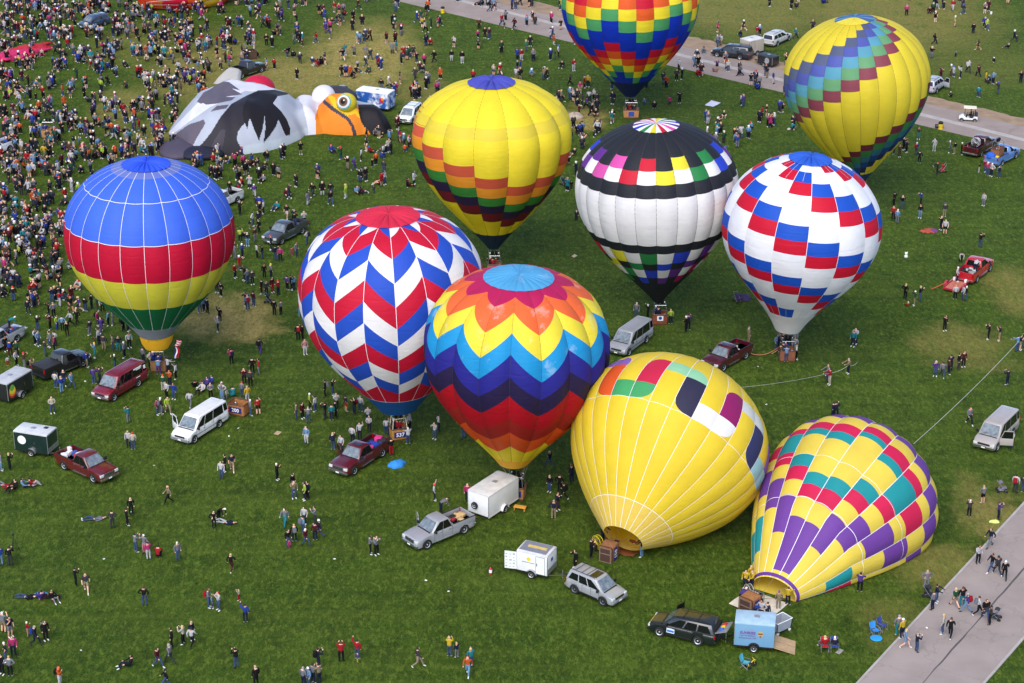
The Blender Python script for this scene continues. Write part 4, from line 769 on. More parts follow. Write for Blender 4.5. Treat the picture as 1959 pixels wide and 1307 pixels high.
        rp = MB().box(-1.55, 0, -W / 2 + .06, W / 2 - .06, -.04, .04).build('loading_ramp', mat('plywood', (176, 148, 112), rough=.8, var=.15, vscale=4), t); rp.location = (x0 - .02, 0, z0 + .02); rp.rotation_euler = (0, radians(-15), 0)
        for j in range(3): pbox(rp, 'ramp_edge', mat('ramp_frame', (150, 120, 84)), -1.56, 0, -W / 2 + .05 + j * (W / 2 - .08), -W / 2 + .1 + j * (W / 2 - .08), .04, .06)
    trailer('pale blue trailer lettered SUNRISE with wooden ramp lowered', (1441.4, 1247.6), (1369, 1227), 2.85, 1.8, 1.95, (112, 156, 188), (158, 186, 204), 2.5, deco=d_blue, fender=TRIM)
    def d_sky(t, x0, x1, W, H_, z0, s):
        m = mat('sky_mural', (52, 110, 190), rough=.4); n = m.node_tree.nodes; l = m.node_tree.links; tc = [q for q in n if q.type == 'TEX_COORD'][0]; nz = n.new('ShaderNodeTexNoise'); nz.inputs['Scale'].default_value = 1.4; nz.inputs['Detail'].default_value = 6; l.new(tc.outputs['Object'], nz.inputs['Vector'])
        cr = n.new('ShaderNodeValToRGB'); cr.color_ramp.elements[0].position = .45; cr.color_ramp.elements[0].color = (*lin((36, 90, 170)), 1); cr.color_ramp.elements[1].position = .62; cr.color_ramp.elements[1].color = (*lin((226, 232, 238)), 1); l.new(nz.outputs['Fac'], cr.inputs[0]); l.new(cr.outputs[0], n['Principled BSDF'].inputs['Base Color'])
        y = s * W / 2; pbox(t, 'cloud_mural', m, x0 + .04, x1 - .04, *sorted((y, y + s * .012)), z0 + .06, z0 + H_ - .16); pbox(t, 'rear_mural', m, x0 - .03, x0 - .02, -W / 2 + .06, W / 2 - .06, z0 + .05, z0 + H_ - .16)
        X = x0 + .9; disc(t, 'painted_balloon', mat('decal_200_30', (200, 30, 50)), X, z0 + 1.1, .34, W, s, off=.016); disc(t, 'painted_balloon', mat('decal_230_150', (230, 150, 40)), X - .1, z0 + 1.25, .2, W, s, off=.02)
    trailer('white-roofed trailer painted with blue sky and clouds beside bird balloon', (714, 212), (671, 200), 4.6, 2.1, 2.1, (70, 116, 180), (234, 236, 240), 3.3, 2, deco=d_sky, rx=.15)
    trailer('low black trailer with round emblem on the road', (1462, 128), (1431, 113), 2.6, 1.6, 1.15, (24, 24, 28), (52, 56, 62), 2.3, deco=lambda t, x0, x1, W, H_, z0, s: disc(t, 'round_emblem', mat('emblem_grey', (150, 150, 150)), x0 + .9, z0 + .55, .4, W, s))
    trailer('tan metal trailer between black and silver suvs', (1447, 106), (1480, 88), 2.8, 1.9, 1.9, (176, 164, 150), (206, 204, 200), 2.6, deco=lambda t, x0, x1, W, H_, z0, s: sdoor(t, x0 + .3, x0 + 1.1, W, z0, H_, s, mat('tan_door', (168, 156, 142))))
    # red flat trailer behind the red pickup
    c = gnd(1829, 551); h = radians(57); t = thing('flatbed_trailer', 'low red flatbed trailer with tilted plank deck behind red pickup', 'trailer', (c[0], c[1], 0), h, 'trailers on the field'); rm = paint((170, 30, 40))
    for j in range(7): pbox(t, 'deck_plank', mat('red_plank', (190, 110, 90), rough=.8, var=.2, vscale=3), -1.5, 1.1, -.72 + j * .205, -.53 + j * .205, .34 + .004 * (j % 2), .38 + .004 * (j % 2))
    for s in (1, -1):
        pbox(t, 'side_rail', rm, -1.55, 1.3, *sorted((s * .74, s * .84)), .28, .52, .02); wheel(t, -.2, s * 1.0, .3, (200, 200, 200), .2); P = np.array([[(-.2 + .4 * cos(a), s * y_, .3 + .4 * sin(a)) for a in np.linspace(0, pi, 9)] for y_ in (.86, 1.12)]); MB().grid(P).build('fender', rm, t); pbox(t, 'gas_can', wp, .8, 1.1, *sorted((s * .5, s * .72)), .4, .75, .05)
    pbox(t, 'cross_beam', rm, -1.56, -1.46, -.84, .84, .24, .42); MB().tube([(1.2, .5, .35), (2.0, 0, .42)], .05, 5).tube([(1.2, -.5, .35), (2.0, 0, .42)], .05, 5).build('drawbar', rm, t); MB().tube([(-.3, .9, .55), (-1.9, 1.9, .1)], .04, 5).build('ramp_bar', mat('orange_bar', (200, 90, 50)), t)
    # golf cart
    loc, h = place((1839.7, 232.5), (1864, 233.8), 1.1, 1.65); t = thing('golf_cart', 'white golf cart with roof carrying driver on the road', 'golf cart', loc, h, None); wm = paint((228, 228, 226))
    shell([(-1.15, .62), (-.75, .7), (-.55, .45), (.25, .42), (.45, .72), (.8, .74), (1.15, .5)], 1.15, (.82, -.82), z0=.25, ra=.28, rw=.22).build('body', wm, t); pbox(t, 'canopy', mat('cream_roof', (226, 216, 190)), -.95, .65, -.6, .6, 1.72, 1.8, .04)
    for s in (1, -1):
        MB().tube([(.5, s * .5, .7), (.42, s * .5, 1.75)], .025, 5).build('front_post', TRIM, t); MB().tube([(-.8, s * .5, .7), (-.85, s * .5, 1.75)], .025, 5).build('rear_post', TRIM, t)
        for x in (.82, -.82): wheel(t, x, s * .5, .23, (200, 200, 200), .2)
    pbox(t, 'seat', mat('dark_seat', (40, 40, 44)), -.6, -.15, -.5, .5, .5, .72, .05); pbox(t, 'seat_back', MATS['dark_seat'], -.68, -.55, -.5, .5, .7, 1.15, .05); pbox(t, 'windscreen', SCREEN, .47, .49, -.5, .5, .75, 1.68); pbox(t, 'rear_bag', MATS['dark_seat'], -1.15, -.8, -.4, .4, .65, 1.1, .06)
    MB().tube([(.4, -.25, .75), (.1, -.25, .95)], .02, 5).lathe([(.16, 0), (.18, .02), (.16, .03)], 10, Matrix.Translation((.1, -.25, .95)) @ Matrix.Rotation(-.9, 4, 'Y')).build('steering_wheel', TRIM, t)
def fan_guard(t, loc, r, rz, col=(180, 182, 186), blade=(60, 60, 64)):
    """inflator fan: hoop cage, hub and blades on a stand; axis along local X"""
    k = bpy.data.objects.new('inflator_fan', None); LINK(k); k.location = loc; k.rotation_euler = (0, 0, rz)
    if t is not None: k.parent = t
    cm = mat('cage_%d_%d' % (col[0], col[1]), col, rough=.4, metal=.4)
    for x in (-.14, .14): pts = [(x, r * cos(a), r + .12 + r * sin(a)) for a in np.linspace(0, 2 * pi, 21)]; MB().tube(pts, .03, 5, cap=False).build('cage_hoop', cm, k)
    g = MB()
    for a in np.linspace(0, 2 * pi, 13)[:-1]: g.tube([(-.14, r * cos(a), r + .12 + r * sin(a)), (-.16, 0, r + .12)], .012, 4); g.tube([(.14, r * cos(a), r + .12 + r * sin(a)), (.16, 0, r + .12)], .012, 4)
    g.build('cage_wires', cm, k)
    b = MB()
    for j in range(4): a = j * pi / 2 + .3; b.raw([(-.05, .08 * cos(a), r + .12 + .08 * sin(a)), (.05, .08 * cos(a + .3), r + .12 + .08 * sin(a + .3)), (.05, r * .9 * cos(a + .25), r + .12 + r * .9 * sin(a + .25)), (-.05, r * .9 * cos(a), r + .12 + r * .9 * sin(a))], [(0, 1, 2, 3)])
    b.lathe([(0, -.1), (.1, -.1), (.1, .12), (0, .12)], 10, Matrix.Translation((0, 0, r + .12)) @ Matrix.Rotation(pi / 2, 4, 'Y')); b.build('propeller', mat('fan_blade', blade), k)
    MB().tube([(-.3, -r * .7, .03), (.3, -r * .7, .03), (.3, r * .7, .03), (-.3, r * .7, .03), (-.3, -r * .7, .03)], .03, 5).tube([(0, -r * .7, .03), (0, -r * .55, r * .6)], .03, 5).tube([(0, r * .7, .03), (0, r * .55, r * .6)], .03, 5).build('stand', TRIM, k)
    pbox(k, 'engine', mat('engine_dark', (44, 40, 40)), -.45, -.15, -.2, .2, .1, .55, .05); return k
def ride(o, t, loc, rz=0.):
    """stand a separate thing on a vehicle, at a place given in the vehicle's own axes"""
    h = t.rotation_euler[2]; o.location = (t.location[0] + loc[0] * cos(h) - loc[1] * sin(h), t.location[1] + loc[0] * sin(h) + loc[1] * cos(h), t.location[2] + loc[2]); o.rotation_euler = (0, 0, h + rz)
def cname(c):
    P = dict(white=(226, 226, 226), black=(36, 36, 40), grey=(120, 120, 124), red=(180, 40, 50), blue=(40, 70, 160), pink=(220, 50, 130), tan=(198, 165, 115), yellow=(230, 200, 60), navy=(40, 46, 100)); return min(P, key=lambda k: sum((a - b) ** 2 for a, b in zip(P[k], c)))
def fan_load(t, xr, xc):
    k = fan_guard(None, (0, 0, 0), .55, 0, (206, 208, 212)); ride(k, t, ((xr + xc) / 2 + .35, 0, .905)); tag(k, 'large silver caged inflator fan standing in bed of maroon pickup', 'fan')
    o = MB().box(-.17, .17, -.17, .17, 0, .03).lathe([(.13, .03), (.03, .6), (0, .6)], 10).build('traffic_cone', mat('cone_orange', (220, 70, 40))); ride(o, t, (xr + .35, .55, .905)); tag(o, 'orange traffic cone in bed of maroon pickup with fan', 'cone')
def basket_load(t, xr, xc):
    b = basket(None, Matrix(), None, (150, 96, 58), pole=1.95, name='balloon_basket'); ride(b, t, ((xr + xc) / 2 + .25, 0, .905)); tag(b, 'wicker balloon basket with burner frame standing in blue pickup bed', 'basket')
    o = MB(); o.lathe([(0, 0), (.45, .02), (.58, .25), (.52, .55), (.3, .72), (0, .76)], 14); b = o.build('envelope_bag', mat('blue_canvas', (40, 90, 190), rough=.8, bump=.5, bscale=5)); ride(b, t, (xr + .45, .25, .9)); tag(b, 'round blue canvas bag at tail of blue pickup', 'bag')
    o = MB().box(-.15, .15, -.2, .2, 0, .5, bev=.06).build('cargo_bundle', mat('gear_230_200', (230, 200, 60), rough=.8)); ride(o, t, (xr + .45, -.62, .905)); tag(o, 'yellow bundle beside blue bag in blue pickup bed', 'bundle')
build_vehicles()
# ------------------------------------------------------------------ people
J0 = dict(pel=(0, 0, .94), sp=(0, .01, 1.12), ch=(0, 0, 1.33), nk=(0, 0, 1.475), hd=(0, -.025, 1.57), ht=(0, -.005, 1.70),
          hiL=(.095, 0, .90), knL=(.105, -.03, .50), anL=(.11, .02, .10), toL=(.13, -.15, .045), hiR=(-.095, 0, .90), knR=(-.105, -.03, .50), anR=(-.11, .02, .10), toR=(-.13, -.15, .045),
          shL=(.185, .01, 1.415), elL=(.25, .03, 1.14), wrL=(.235, -.06, .90), haL=(.225, -.09, .80), shR=(-.185, .01, 1.415), elR=(-.25, .03, 1.14), wrR=(-.235, -.06, .90), haR=(-.225, -.09, .80))
RAD = dict(pel=(.165, .115), sp=(.145, .10), ch=(.175, .115), nk=(.058, .058), hd=(.086, .102), ht=(.078, .094), hi=(.098, .10), kn=(.066, .068), an=(.046, .05), to=(.045, .035), sh=(.078, .075), el=(.052, .052), wr=(.036, .036), ha=(.045, .03))
EDG = [('pel', 'sp'), ('sp', 'ch'), ('ch', 'nk'), ('nk', 'hd'), ('hd', 'ht')] + [(a + s, b + s) if a != 'pel' and a != 'ch' else (a, b + s) for s in 'LR' for a, b in (('pel', 'hi'), ('hi', 'kn'), ('kn', 'an'), ('an', 'to'), ('ch', 'sh'), ('sh', 'el'), ('el', 'wr'), ('wr', 'ha'))]
def arm(s, el, wr, ha): x = 1 if s == 'L' else -1; return {'el' + s: (x * el[0], el[1], el[2]), 'wr' + s: (x * wr[0], wr[1], wr[2]), 'ha' + s: (x * ha[0], ha[1], ha[2])}
UPF = dict(el=(.24, -.16, 1.22), wr=(.12, -.27, 1.47), ha=(.06, -.28, 1.56))          # hand lifted to the face
LEG = lambda s, kn, an, to: {k + s: ((1 if s == 'L' else -1) * v[0], v[1], v[2]) for k, v in (('kn', kn), ('an', an), ('to', to))}
def pose_joints(p):
    j = dict(J0)
    if p == 'w': j.update(LEG('L', (.10, -.20, .54), (.10, -.30, .12), (.11, -.46, .06))); j.update(LEG('R', (.10, .03, .50), (.10, .36, .18), (.11, .26, .05))); j.update(arm('L', (.24, .14, 1.16), (.23, .12, .93), (.22, .09, .84))); j.update(arm('R', (.24, -.09, 1.16), (.22, -.26, .98), (.21, -.33, .91)))
    if p == 'p': j.update(arm('L', **UPF)); j.update(arm('R', **UPF)); j.update(hd=(0, -.02, 1.575), ht=(0, .015, 1.70))
    if p == 'a': j.update(arm('L', (.33, -.06, 1.52), (.28, -.12, 1.78), (.27, -.14, 1.88)))
    if p == 'q': j.update(arm('R', **UPF))
    if p == 'h': j.update(arm('L', (.36, .08, 1.15), (.20, -.03, 1.0), (.15, -.08, .98))); j.update(arm('R', (.36, .08, 1.15), (.20, -.03, 1.0), (.15, -.08, .98)))
    if p == 'f': j.update(arm('L', (.25, -.05, 1.16), (.10, -.22, 1.14), (.0, -.24, 1.16))); j.update(arm('R', (.25, -.05, 1.16), (.10, -.22, 1.10), (.0, -.23, 1.08)))
    if p == 'e': j.update(arm('L', (.26, -.2, 1.25), (.2, -.45, 1.15), (.19, -.54, 1.15))); j.update(arm('R', (.26, -.2, 1.25), (.2, -.45, 1.15), (.19, -.54, 1.15)))
    if p == 't':
        dz = -.80; j = {k: (v[0], v[1] + (.12 if k in ('ch', 'nk', 'hd', 'ht') or k[:2] in ('sh', 'el') else 0), v[2] + dz) for k, v in j.items()}
        for s in 'LR': x = 1 if s == 'L' else -1; j.update({'hi' + s: (x * .1, -.03, .12), 'kn' + s: (x * .15, -.40, .36), 'an' + s: (x * .16, -.66, .07), 'to' + s: (x * .18, -.80, .05), 'el' + s: (x * .28, -.1, .38), 'wr' + s: (x * .22, -.34, .38), 'ha' + s: (x * .2, -.42, .36)})
        j['pel'] = (0, 0, .14)
    if p == 'k':                                                                        # seated on a chair
        dz = -.45; j = {k: (v[0], v[1], v[2] + dz) for k, v in j.items()}
        for s in 'LR': x = 1 if s == 'L' else -1; j.update({'kn' + s: (x * .13, -.42, .50), 'an' + s: (x * .13, -.46, .10), 'to' + s: (x * .14, -.62, .05), 'wr' + s: (x * .2, -.25, .62), 'ha' + s: (x * .18, -.33, .6)})
    if p == 'c':
        dz = -.60; j = {k: (v[0], v[1] - (.14 if k in ('ch', 'nk', 'hd', 'ht') or k[:2] == 'sh' else 0), v[2] + dz) for k, v in j.items()}
        for s in 'LR': x = 1 if s == 'L' else -1; j.update({'hi' + s: (x * .1, .02, .30), 'kn' + s: (x * .17, -.36, .44), 'an' + s: (x * .14, -.10, .10), 'to' + s: (x * .16, -.26, .045), 'el' + s: (x * .27, -.25, .56), 'wr' + s: (x * .17, -.45, .48), 'ha' + s: (x * .13, -.52, .46)})
        j['pel'] = (0, .04, .34)
    if p == 'b':
        j.update(sp=(0, -.12, 1.05), ch=(0, -.33, 1.14), nk=(0, -.46, 1.18), hd=(0, -.56, 1.2), ht=(0, -.67, 1.22))
        for s in 'LR': x = 1 if s == 'L' else -1; j.update({'sh' + s: (x * .18, -.40, 1.14), 'el' + s: (x * .2, -.46, .90), 'wr' + s: (x * .16, -.52, .68), 'ha' + s: (x * .14, -.54, .60)})
        j['pel'] = (0, .06, .93)
    if p == 'l':
        R_ = {k: (v[0], 1.0 - v[2], .13 - v[1] * .8) for k, v in J0.items()}
        R_.update(knL=(.14, .5, .32), elL=(.36, -.1, .1), elR=(-.36, -.1, .1), wrL=(.25, -.32, .1), wrR=(-.25, .1, .2), haL=(.2, -.42, .1), haR=(-.15, .12, .24)); j = R_
    return j
FACE = dict(l=Vector((0, 0, 1)), b=Vector((0, 0, -1)))
PM = {}
def person_mesh(p, style, low=False):
    """one continuous skinned figure; slots: top, trousers, skin, hair, shoes"""
    key = (p, style, low)
    if key in PM: return PM[key]
    j = pose_joints(p); nm = list(j); me = bpy.data.meshes.new('figure'); me.from_pydata([j[k] for k in nm], [(nm.index(a), nm.index(b)) for a, b in EDG], []); o = bpy.data.objects.new('figure', me); LINK(o)
    sk = o.modifiers.new('skin', 'SKIN'); sk.use_smooth_shade = True; sk.branch_smoothing = .4
    for i, k in enumerate(nm):
        rx, ry = RAD[k if k in RAD else k[:2]]; sv = me.skin_vertices[0].data[i]; sv.radius = (rx * (1.08 if style == 'd' and k in ('pel', 'sp') else 1), ry); sv.use_root = (k == 'pel')
    if not low: sb = o.modifiers.new('sub', 'SUBSURF'); sb.levels = 1; sb.render_levels = 1
    dg = bpy.context.evaluated_depsgraph_get(); out = bpy.data.meshes.new_from_object(o.evaluated_get(dg)); bpy.data.objects.remove(o)
    out.materials.clear()
    for k in range(5): out.materials.append(None)
    V = {k: Vector(v) for k, v in j.items()}; hc = (V['hd'] + V['ht']) / 2; upv = (V['ht'] - V['hd']).normalized(); fc = FACE.get(p, Vector((0, -1, 0)))
    idx = []
    for f in out.polygons:
        c = f.center; best = None
        for a, b in EDG:
            d = V[b] - V[a]; t = max(0, min(1, (c - V[a]).dot(d) / d.length_squared)); q = (c - V[a] - d * t).length
            if best is None or q < best[0]: best = (q, a, b, t)
        _, a, b, t = best; n = b[:2] if b not in ('sp', 'ch', 'nk', 'hd', 'ht', 'pel') else b
        if n == 'ht' or (n == 'hd' and t > .45): s = 3 if ((c - hc).dot(upv) > .03 or (c - hc).dot(fc) < .035) else 2
        elif n in ('nk', 'hd'): s = 0 if (n == 'nk' and t < .55) else 2
        elif n in ('sp', 'ch', 'sh', 'el'): s = 1 if (n == 'sp' and t < .25 and style != 'd') else 0
        elif n == 'wr': s = 2 if (style == 's' and t > .1) else 0
        elif n == 'ha': s = 2
        elif n == 'hi': s = 1 if style != 'd' else 0
        elif n == 'kn': s = (0 if style == 'd' and t < .7 else 1) if style != 's' or t < .75 else 2
        elif n == 'an': s = (1 if style != 's' else 2) if t < .9 else 4
        else: s = 4
        idx.append(s)
    out.polygons.foreach_set('material_index', idx); out.polygons.foreach_set('use_smooth', [True] * len(out.polygons)); PM[key] = out; return out
CL = dict(k=('black', (24, 24, 27)), n=('navy', (34, 40, 66)), b=('blue', (42, 72, 170)), lb=('light blue', (128, 172, 214)), w=('white', (228, 228, 230)), g=('grey', (140, 142, 150)), dg=('dark grey', (66, 67, 74)), r=('red', (190, 28, 40)), m=('maroon', (92, 26, 40)), p=('pink', (214, 60, 128)),
          u=('purple', (92, 66, 150)), o=('orange', (226, 98, 40)), y=('yellow', (232, 196, 44)), ly=('lime', (186, 220, 70)), gr=('green', (40, 92, 62)), t=('teal', (40, 148, 160)), br=('brown', (92, 66, 48)), tn=('tan', (170, 148, 118)), kh=('khaki', (178, 160, 128)), j=('blue denim', (74, 96, 136)), c=('cream', (222, 212, 190)), lp=('rose', (222, 150, 160)))
HR = dict(k=('', (26, 22, 22)), br=('', (74, 50, 36)), bl=('', (196, 166, 108)), w=('white cap', (230, 230, 228)), g=('', (150, 146, 142)), r=('red cap', (200, 44, 40)), o=('orange cap', (226, 84, 40)), bc=('blue cap', (50, 80, 160)), yc=('yellow hat', (236, 206, 50)), tc=('', (182, 150, 124)), uc=('purple cap', (90, 60, 140)))
SKIN = [(214, 166, 138), (198, 148, 118), (176, 126, 96), (226, 180, 152)]
def cloth(k): return mat('cloth_' + CL[k][0].replace(' ', '_'), tuple(v * .74 for v in CL[k][1]), rough=.85, var=.14, vscale=7, bump=.3, bscale=14, spec=.2)
def hairm(k): return mat('hair_' + k, HR[k][1], rough=.7)
def skinm(i): return mat('skin_%d' % i, SKIN[i], rough=.6, var=.05)
POSE = dict(s='standing', w='walking', p='taking a photo', a='raising one arm', q='shading the eyes', h='hands on hips', f='arms folded', e='reaching out', t='sitting on the grass', k='seated', c='crouching', b='bending over', l='lying on the grass')
MARKS = []                                                               # (x, y, name) used in descriptions
PEOPLE = []
_pk = []
def PACK():
    if not _pk: _pk.append(MB().box(-.14, .14, -.09, .09, -.22, .2, bev=.05).box(-.1, .1, .06, .13, -.18, .02, bev=.03).mesh('backpack', cloth('k')))
    return _pk[0]
def person(x, y, p='s', top='k', bot='j', hair='k', sc=1., face=None, z=0., style='t', near=None):
    """one spectator; x, y = photo point of the feet"""
    g = gnd(x, y, z) if z else gnd(x, y)
    if p == 's' : p = random.choice(['s', 's', 's', 's', 's', 'f', 'q', 'q', 'p', 'h'])
    rz = random.uniform(-pi, pi) if face is None else radians(face)
    o = bpy.data.objects.new('person', person_mesh(p, style)); LINK(o); o.location = (g[0], g[1], z); o.rotation_euler = (0, 0, rz); s_ = sc * random.uniform(.95, 1.05); o.scale = (s_ * random.uniform(1.05, 1.25), s_ * random.uniform(1.1, 1.3), s_)
    si = random.choice((0, 0, 1, 2, 3)); ms = (cloth(top), cloth(bot), skinm(si), hairm(hair), mat('shoe_' + ('w' if random.random() < .45 else 'k'), (214, 212, 208) if random.random() < .45 else (40, 36, 36)))
    for k, m in enumerate(ms): o.material_slots[k].link = 'OBJECT'; o.material_slots[k].material = m
    if p in 'swpqf' and sc > .8 and z == 0 and random.random() < .16:
        b = obj('backpack', PACK(), o); b.location = (0, .19, 1.23); b.material_slots[0].link = 'OBJECT'; b.material_slots[0].material = cloth(random.choice('kknbrg'))
    PEOPLE.append((o, p, top, bot, hair, sc, style, near)); return o
def label_people():
    used = {}
    for o, p, top, bot, hair, sc, style, near in PEOPLE:
        who = 'child' if sc < .8 else 'person'; low = 'coat' if style == 'd' else 'shorts' if style == 's' else 'trousers'
        dress = ('%s coat' % CL[top][0]) if style == 'd' else '%s top and %s %s' % (CL[top][0], CL[bot][0], low)
        if near is None:
            d, near = min(((o.location[0] - a) ** 2 + (o.location[1] - b) ** 2, n) for a, b, n in MARKS)
        hat = HR[hair][0]; base = '%s in %s%s, %s' % (who, dress, (', ' + hat) if hat else '', POSE[p])
        lab = base + ' ' + near; wds = lab.split()
        if len(wds) > 16: lab = '%s in %s, %s %s' % (who, dress, POSE[p].split(' ')[0] if p not in 'pt' else POSE[p], near)
        lab = ' '.join(lab.split()[:16]); tag(o, lab, 'person', 'people on the field'); used.setdefault(lab, []).append(o)
    # look-alikes close together: tell them apart by their neighbour's clothes when that works
    for lab, L_ in used.items():
        if len(L_) < 2: continue
        for o in L_[1:]:
            q = min((r for r in PEOPLE if r[0] is not o), key=lambda r: (r[0].location - o.location).length); me = [r for r in PEOPLE if r[0] is o][0]
            t = '%s %s in %s and %s, beside person in %s top' % ('short-sleeved' if me[6] == 's' else 'person', POSE[me[1]], CL[me[2]][0], CL[me[3]][0], CL[q[2]][0])
            if t not in used: o['label'] = ' '.join(t.split()[:16])
def P(org, sc, rows):
    for r in rows.strip().split('\n'):
        for it in r.split(';'):
            f = it.split()
            if len(f) < 4: continue
            x, y = org[0] + float(f[0]) / sc, org[1] + float(f[1]) / sc; p, top, bot = f[2], f[3], f[4]; kw = {}; hair = 'k'
            for e in f[5:]:
                if e.startswith('@'): kw['face'] = float(e[1:])
                elif e.startswith('x'): kw['sc'] = float(e[1:])
                elif e.startswith('!'): kw['style'] = e[1:]
                else: hair = e
            person(x, y, p, top, bot, hair, **kw)
def build_people():
    S = 3.914
    P((0, 973), S, '''720 85 l g j br @100; 845 150 s dg dg; 955 130 s k k !d; 985 50 s k k bl; 1605 150 s k k br; 1640 88 b k k w @60; 1700 112 l n w k @80; 1020 330 p g j; 1085 340 s g lp w; 1115 385 s p w; 1185 375 c r k; 1335 390 s g j w; 1735 475 w k m bl @160; 80 430 s k dg
570 580 s k k; 650 630 w dg kh br !s @10; 1085 730 h k j br @170; 205 670 l k j w @90; 310 682 t u b; 395 685 t k g; 345 672 l m k k @-90; 1565 745 s g j br; 1590 748 s lb j k x.7; 1640 765 p w j r; 1790 690 a c r bl x.6; 1840 855 a b n
30 930 p g kh w !s; 80 965 s n g k !s; 210 960 s r lp w x.75; 270 1025 w n n g; 345 990 s k k br; 105 1110 s p n; 45 1150 s n j w; 20 1245 s k k; 80 1260 s g k bl; 975 1180 t k n k @-70
1290 1045 s k k; 1375 1020 s c k bl; 1440 1035 w w k; 1440 990 s n n tc; 1185 1190 w m j; 1275 1165 w g dg g; 1770 1195 p k j; 1920 1335 s k k tc; 1245 1345 w k j; 450 1330 s o w o; 8 430 s b lb''')
    P((450, 973), S, '''400 290 s k j; 405 296 s p p k x.45; 445 250 s k n bl; 375 135 w g t; 510 195 s lb j; 520 120 s w n; 600 240 s m n; 632 225 w n j w; 530 285 w m j w; 600 125 p g dg; 1012 345 s g k; 1058 350 s g k br; 795 1150 p r k br; 915 1130 a r j; 918 1158 s u y bl x.5; 1370 1190 w dg kh
1605 1110 p y j bl; 1660 1118 q n g bl x.8; 1765 1190 s t j bl; 1742 1252 w o lb r; 625 1200 p n n; 630 1312 p tn n; 585 1312 s g n; 550 1335 s lb j w; 512 1335 s g n g''')
    P((0, 800), S, '''75 390 p k k bl; 12 395 s w lb; 1000 240 s c j r; 965 222 s w n bl; 1265 645 w tn k bl @-70; 1660 455 s w j bc; 1688 402 s k k; 1740 400 w n kh k !s; 40 512 l r g k @70; 110 532 t k k; 180 522 t lb n; 238 515 t r w''')
    P((400, 620), S, '''380 225 w n u; 720 230 s lp w tc; 170 305 p p k; 375 380 s r g; 325 370 s k k; 312 470 s dg k; 265 450 p m k; 290 590 s y w tc; 250 550 s g j r; 100 565 s g lb w; 135 562 s w g k x.6; 185 550 c t t; 312 690 s g j w; 370 680 s r k k !s
870 545 s k k; 925 535 p k j; 1025 655 s n r k !s; 1135 660 s w j g; 1090 682 p k n; 955 640 p w k bl; 797 660 s w j; 755 640 s ly k w; 655 715 s tn j br; 700 710 s m k; 745 745 s g j g; 870 715 p k dg; 920 725 s t n; 948 700 s k k; 730 900 s lb w g; 930 945 s n j bl; 990 962 s w dg
1200 812 s w n w; 1192 745 p w n; 1330 832 q w b; 1075 895 s w n; 1130 868 a w n; 1492 902 e w j w @-160; 1500 795 s w k tc; 1690 865 p w j; 1720 805 s w n; 1365 985 s k r; 1905 860 s k j; 510 1170 p k k w; 668 122 s k k; 702 117 s k k
630 1255 s k w; 638 1310 s tn j; 740 1312 s n k; 718 1322 s ly n''')
    P((750, 780), S, '''318 697 a w n o; 565 705 s p n tc; 365 788 b g n k @120; 1180 450 w k j tc; 1180 635 s k j tc; 1255 637 s k k br; 1285 692 w k k; 1238 772 s n br; 1210 832 h n kh g; 1345 562 s n n br; 1575 1012 e k n k @60; 1490 1127 s k k br; 1870 1122 e k lb k @-120; 1372 1205 s k k''')
    P((1100, 560), S, '''460 192 s g j w; 545 197 a n k w; 715 237 s ly n bl; 830 297 s k k w; 847 283 p u n; 1505 432 a lb j; 1530 420 s m n; 1556 415 s br j; 1600 412 s g n bl; 1640 398 s w n; 1643 448 s w u; 1540 512 s br j; 1580 522 e lb j br @180; 1655 502 s w k; 1890 662 e g j tc @-70; 1905 692 e r c k @-70; 1928 942 s n n; 1952 940 q n n; 1298 378 s tn tn g''')
    P((1459, 480), S, '''675 720 s t n; 692 700 p w n; 1065 362 s k k bl; 1135 412 s gr kh w; 1175 382 s k j bl; 1085 418 t o r w x.7; 1360 602 q k k; 1690 667 p k k br; 1770 677 p n kh br !s; 640 922 e tn n g @-70; 1290 942 s u j w; 1345 952 w g j; 1390 927 s br n; 1405 902 s n n; 1465 887 s k dg; 1500 872 s m k
1830 1007 p n n br; 1545 1302 w g n r; 1903 757 e lb j k @-140; 1926 745 p n kh k !s; 1948 722 s n j; 1480 88 b w k tc; 1440 367 s w k tc; 1520 377 s k j w; 1497 372 s w j''')
    P((1640, 240), 6.135, '''715 167 p br t; 430 342 s k dg k x.7; 490 377 s br br; 540 292 s k k br; 572 322 s n k; 690 347 s b j w; 725 447 s n k; 900 302 s w w w; 1080 327 s g j w; 1140 337 s k kh; 1220 347 s k k w; 935 582 e n n r @-90; 1428 552 s k w k x.7; 1490 552 s r j r; 1522 592 s p j w; 1572 602 s w n w; 1660 622 q g j br
420 1112 s r k; 428 950 s k k; 525 982 s k j g; 465 1152 s lb g w; 735 1092 s k lb; 745 942 p b k; 1020 1082 s dg kh bc; 980 1232 p k n bl; 1027 1282 s w k bl !s; 1480 947 s w g''')
    P((1700, 440), 7.556, '1320 257 p k j'); P((1720, 760), 8.17, '1745 802 s w j')
    P((1780, 900), 10.9, '1085 692 f g k tc !s; 800 982 p dg k w; 1410 1022 p u n br; 1760 472 s w dg; 1925 472 s dg j')
    P((1459, 973), S, '''1700 292 w n g br; 1610 412 s w k; 1710 482 w k j; 1755 502 w dg dg; 1808 532 w k k w; 1437 742 w gr tn bl !s; 1490 737 s k t br; 1525 782 w u lb g; 1610 805 w w k br; 1665 832 w k j br; 1700 872 e dg k k @-110; 1345 942 s c j bl; 1400 972 w k k br; 1065 1047 w lb lb bl !s; 1150 1077 s n j g; 1012 952 s g t g; 1042 975 s y n w; 1270 762 s g n br; 1297 705 e n j k @60; 1222 602 s g g g; 725 627 e u k k @160
462 1062 k r g bl; 535 1062 k n g w''')
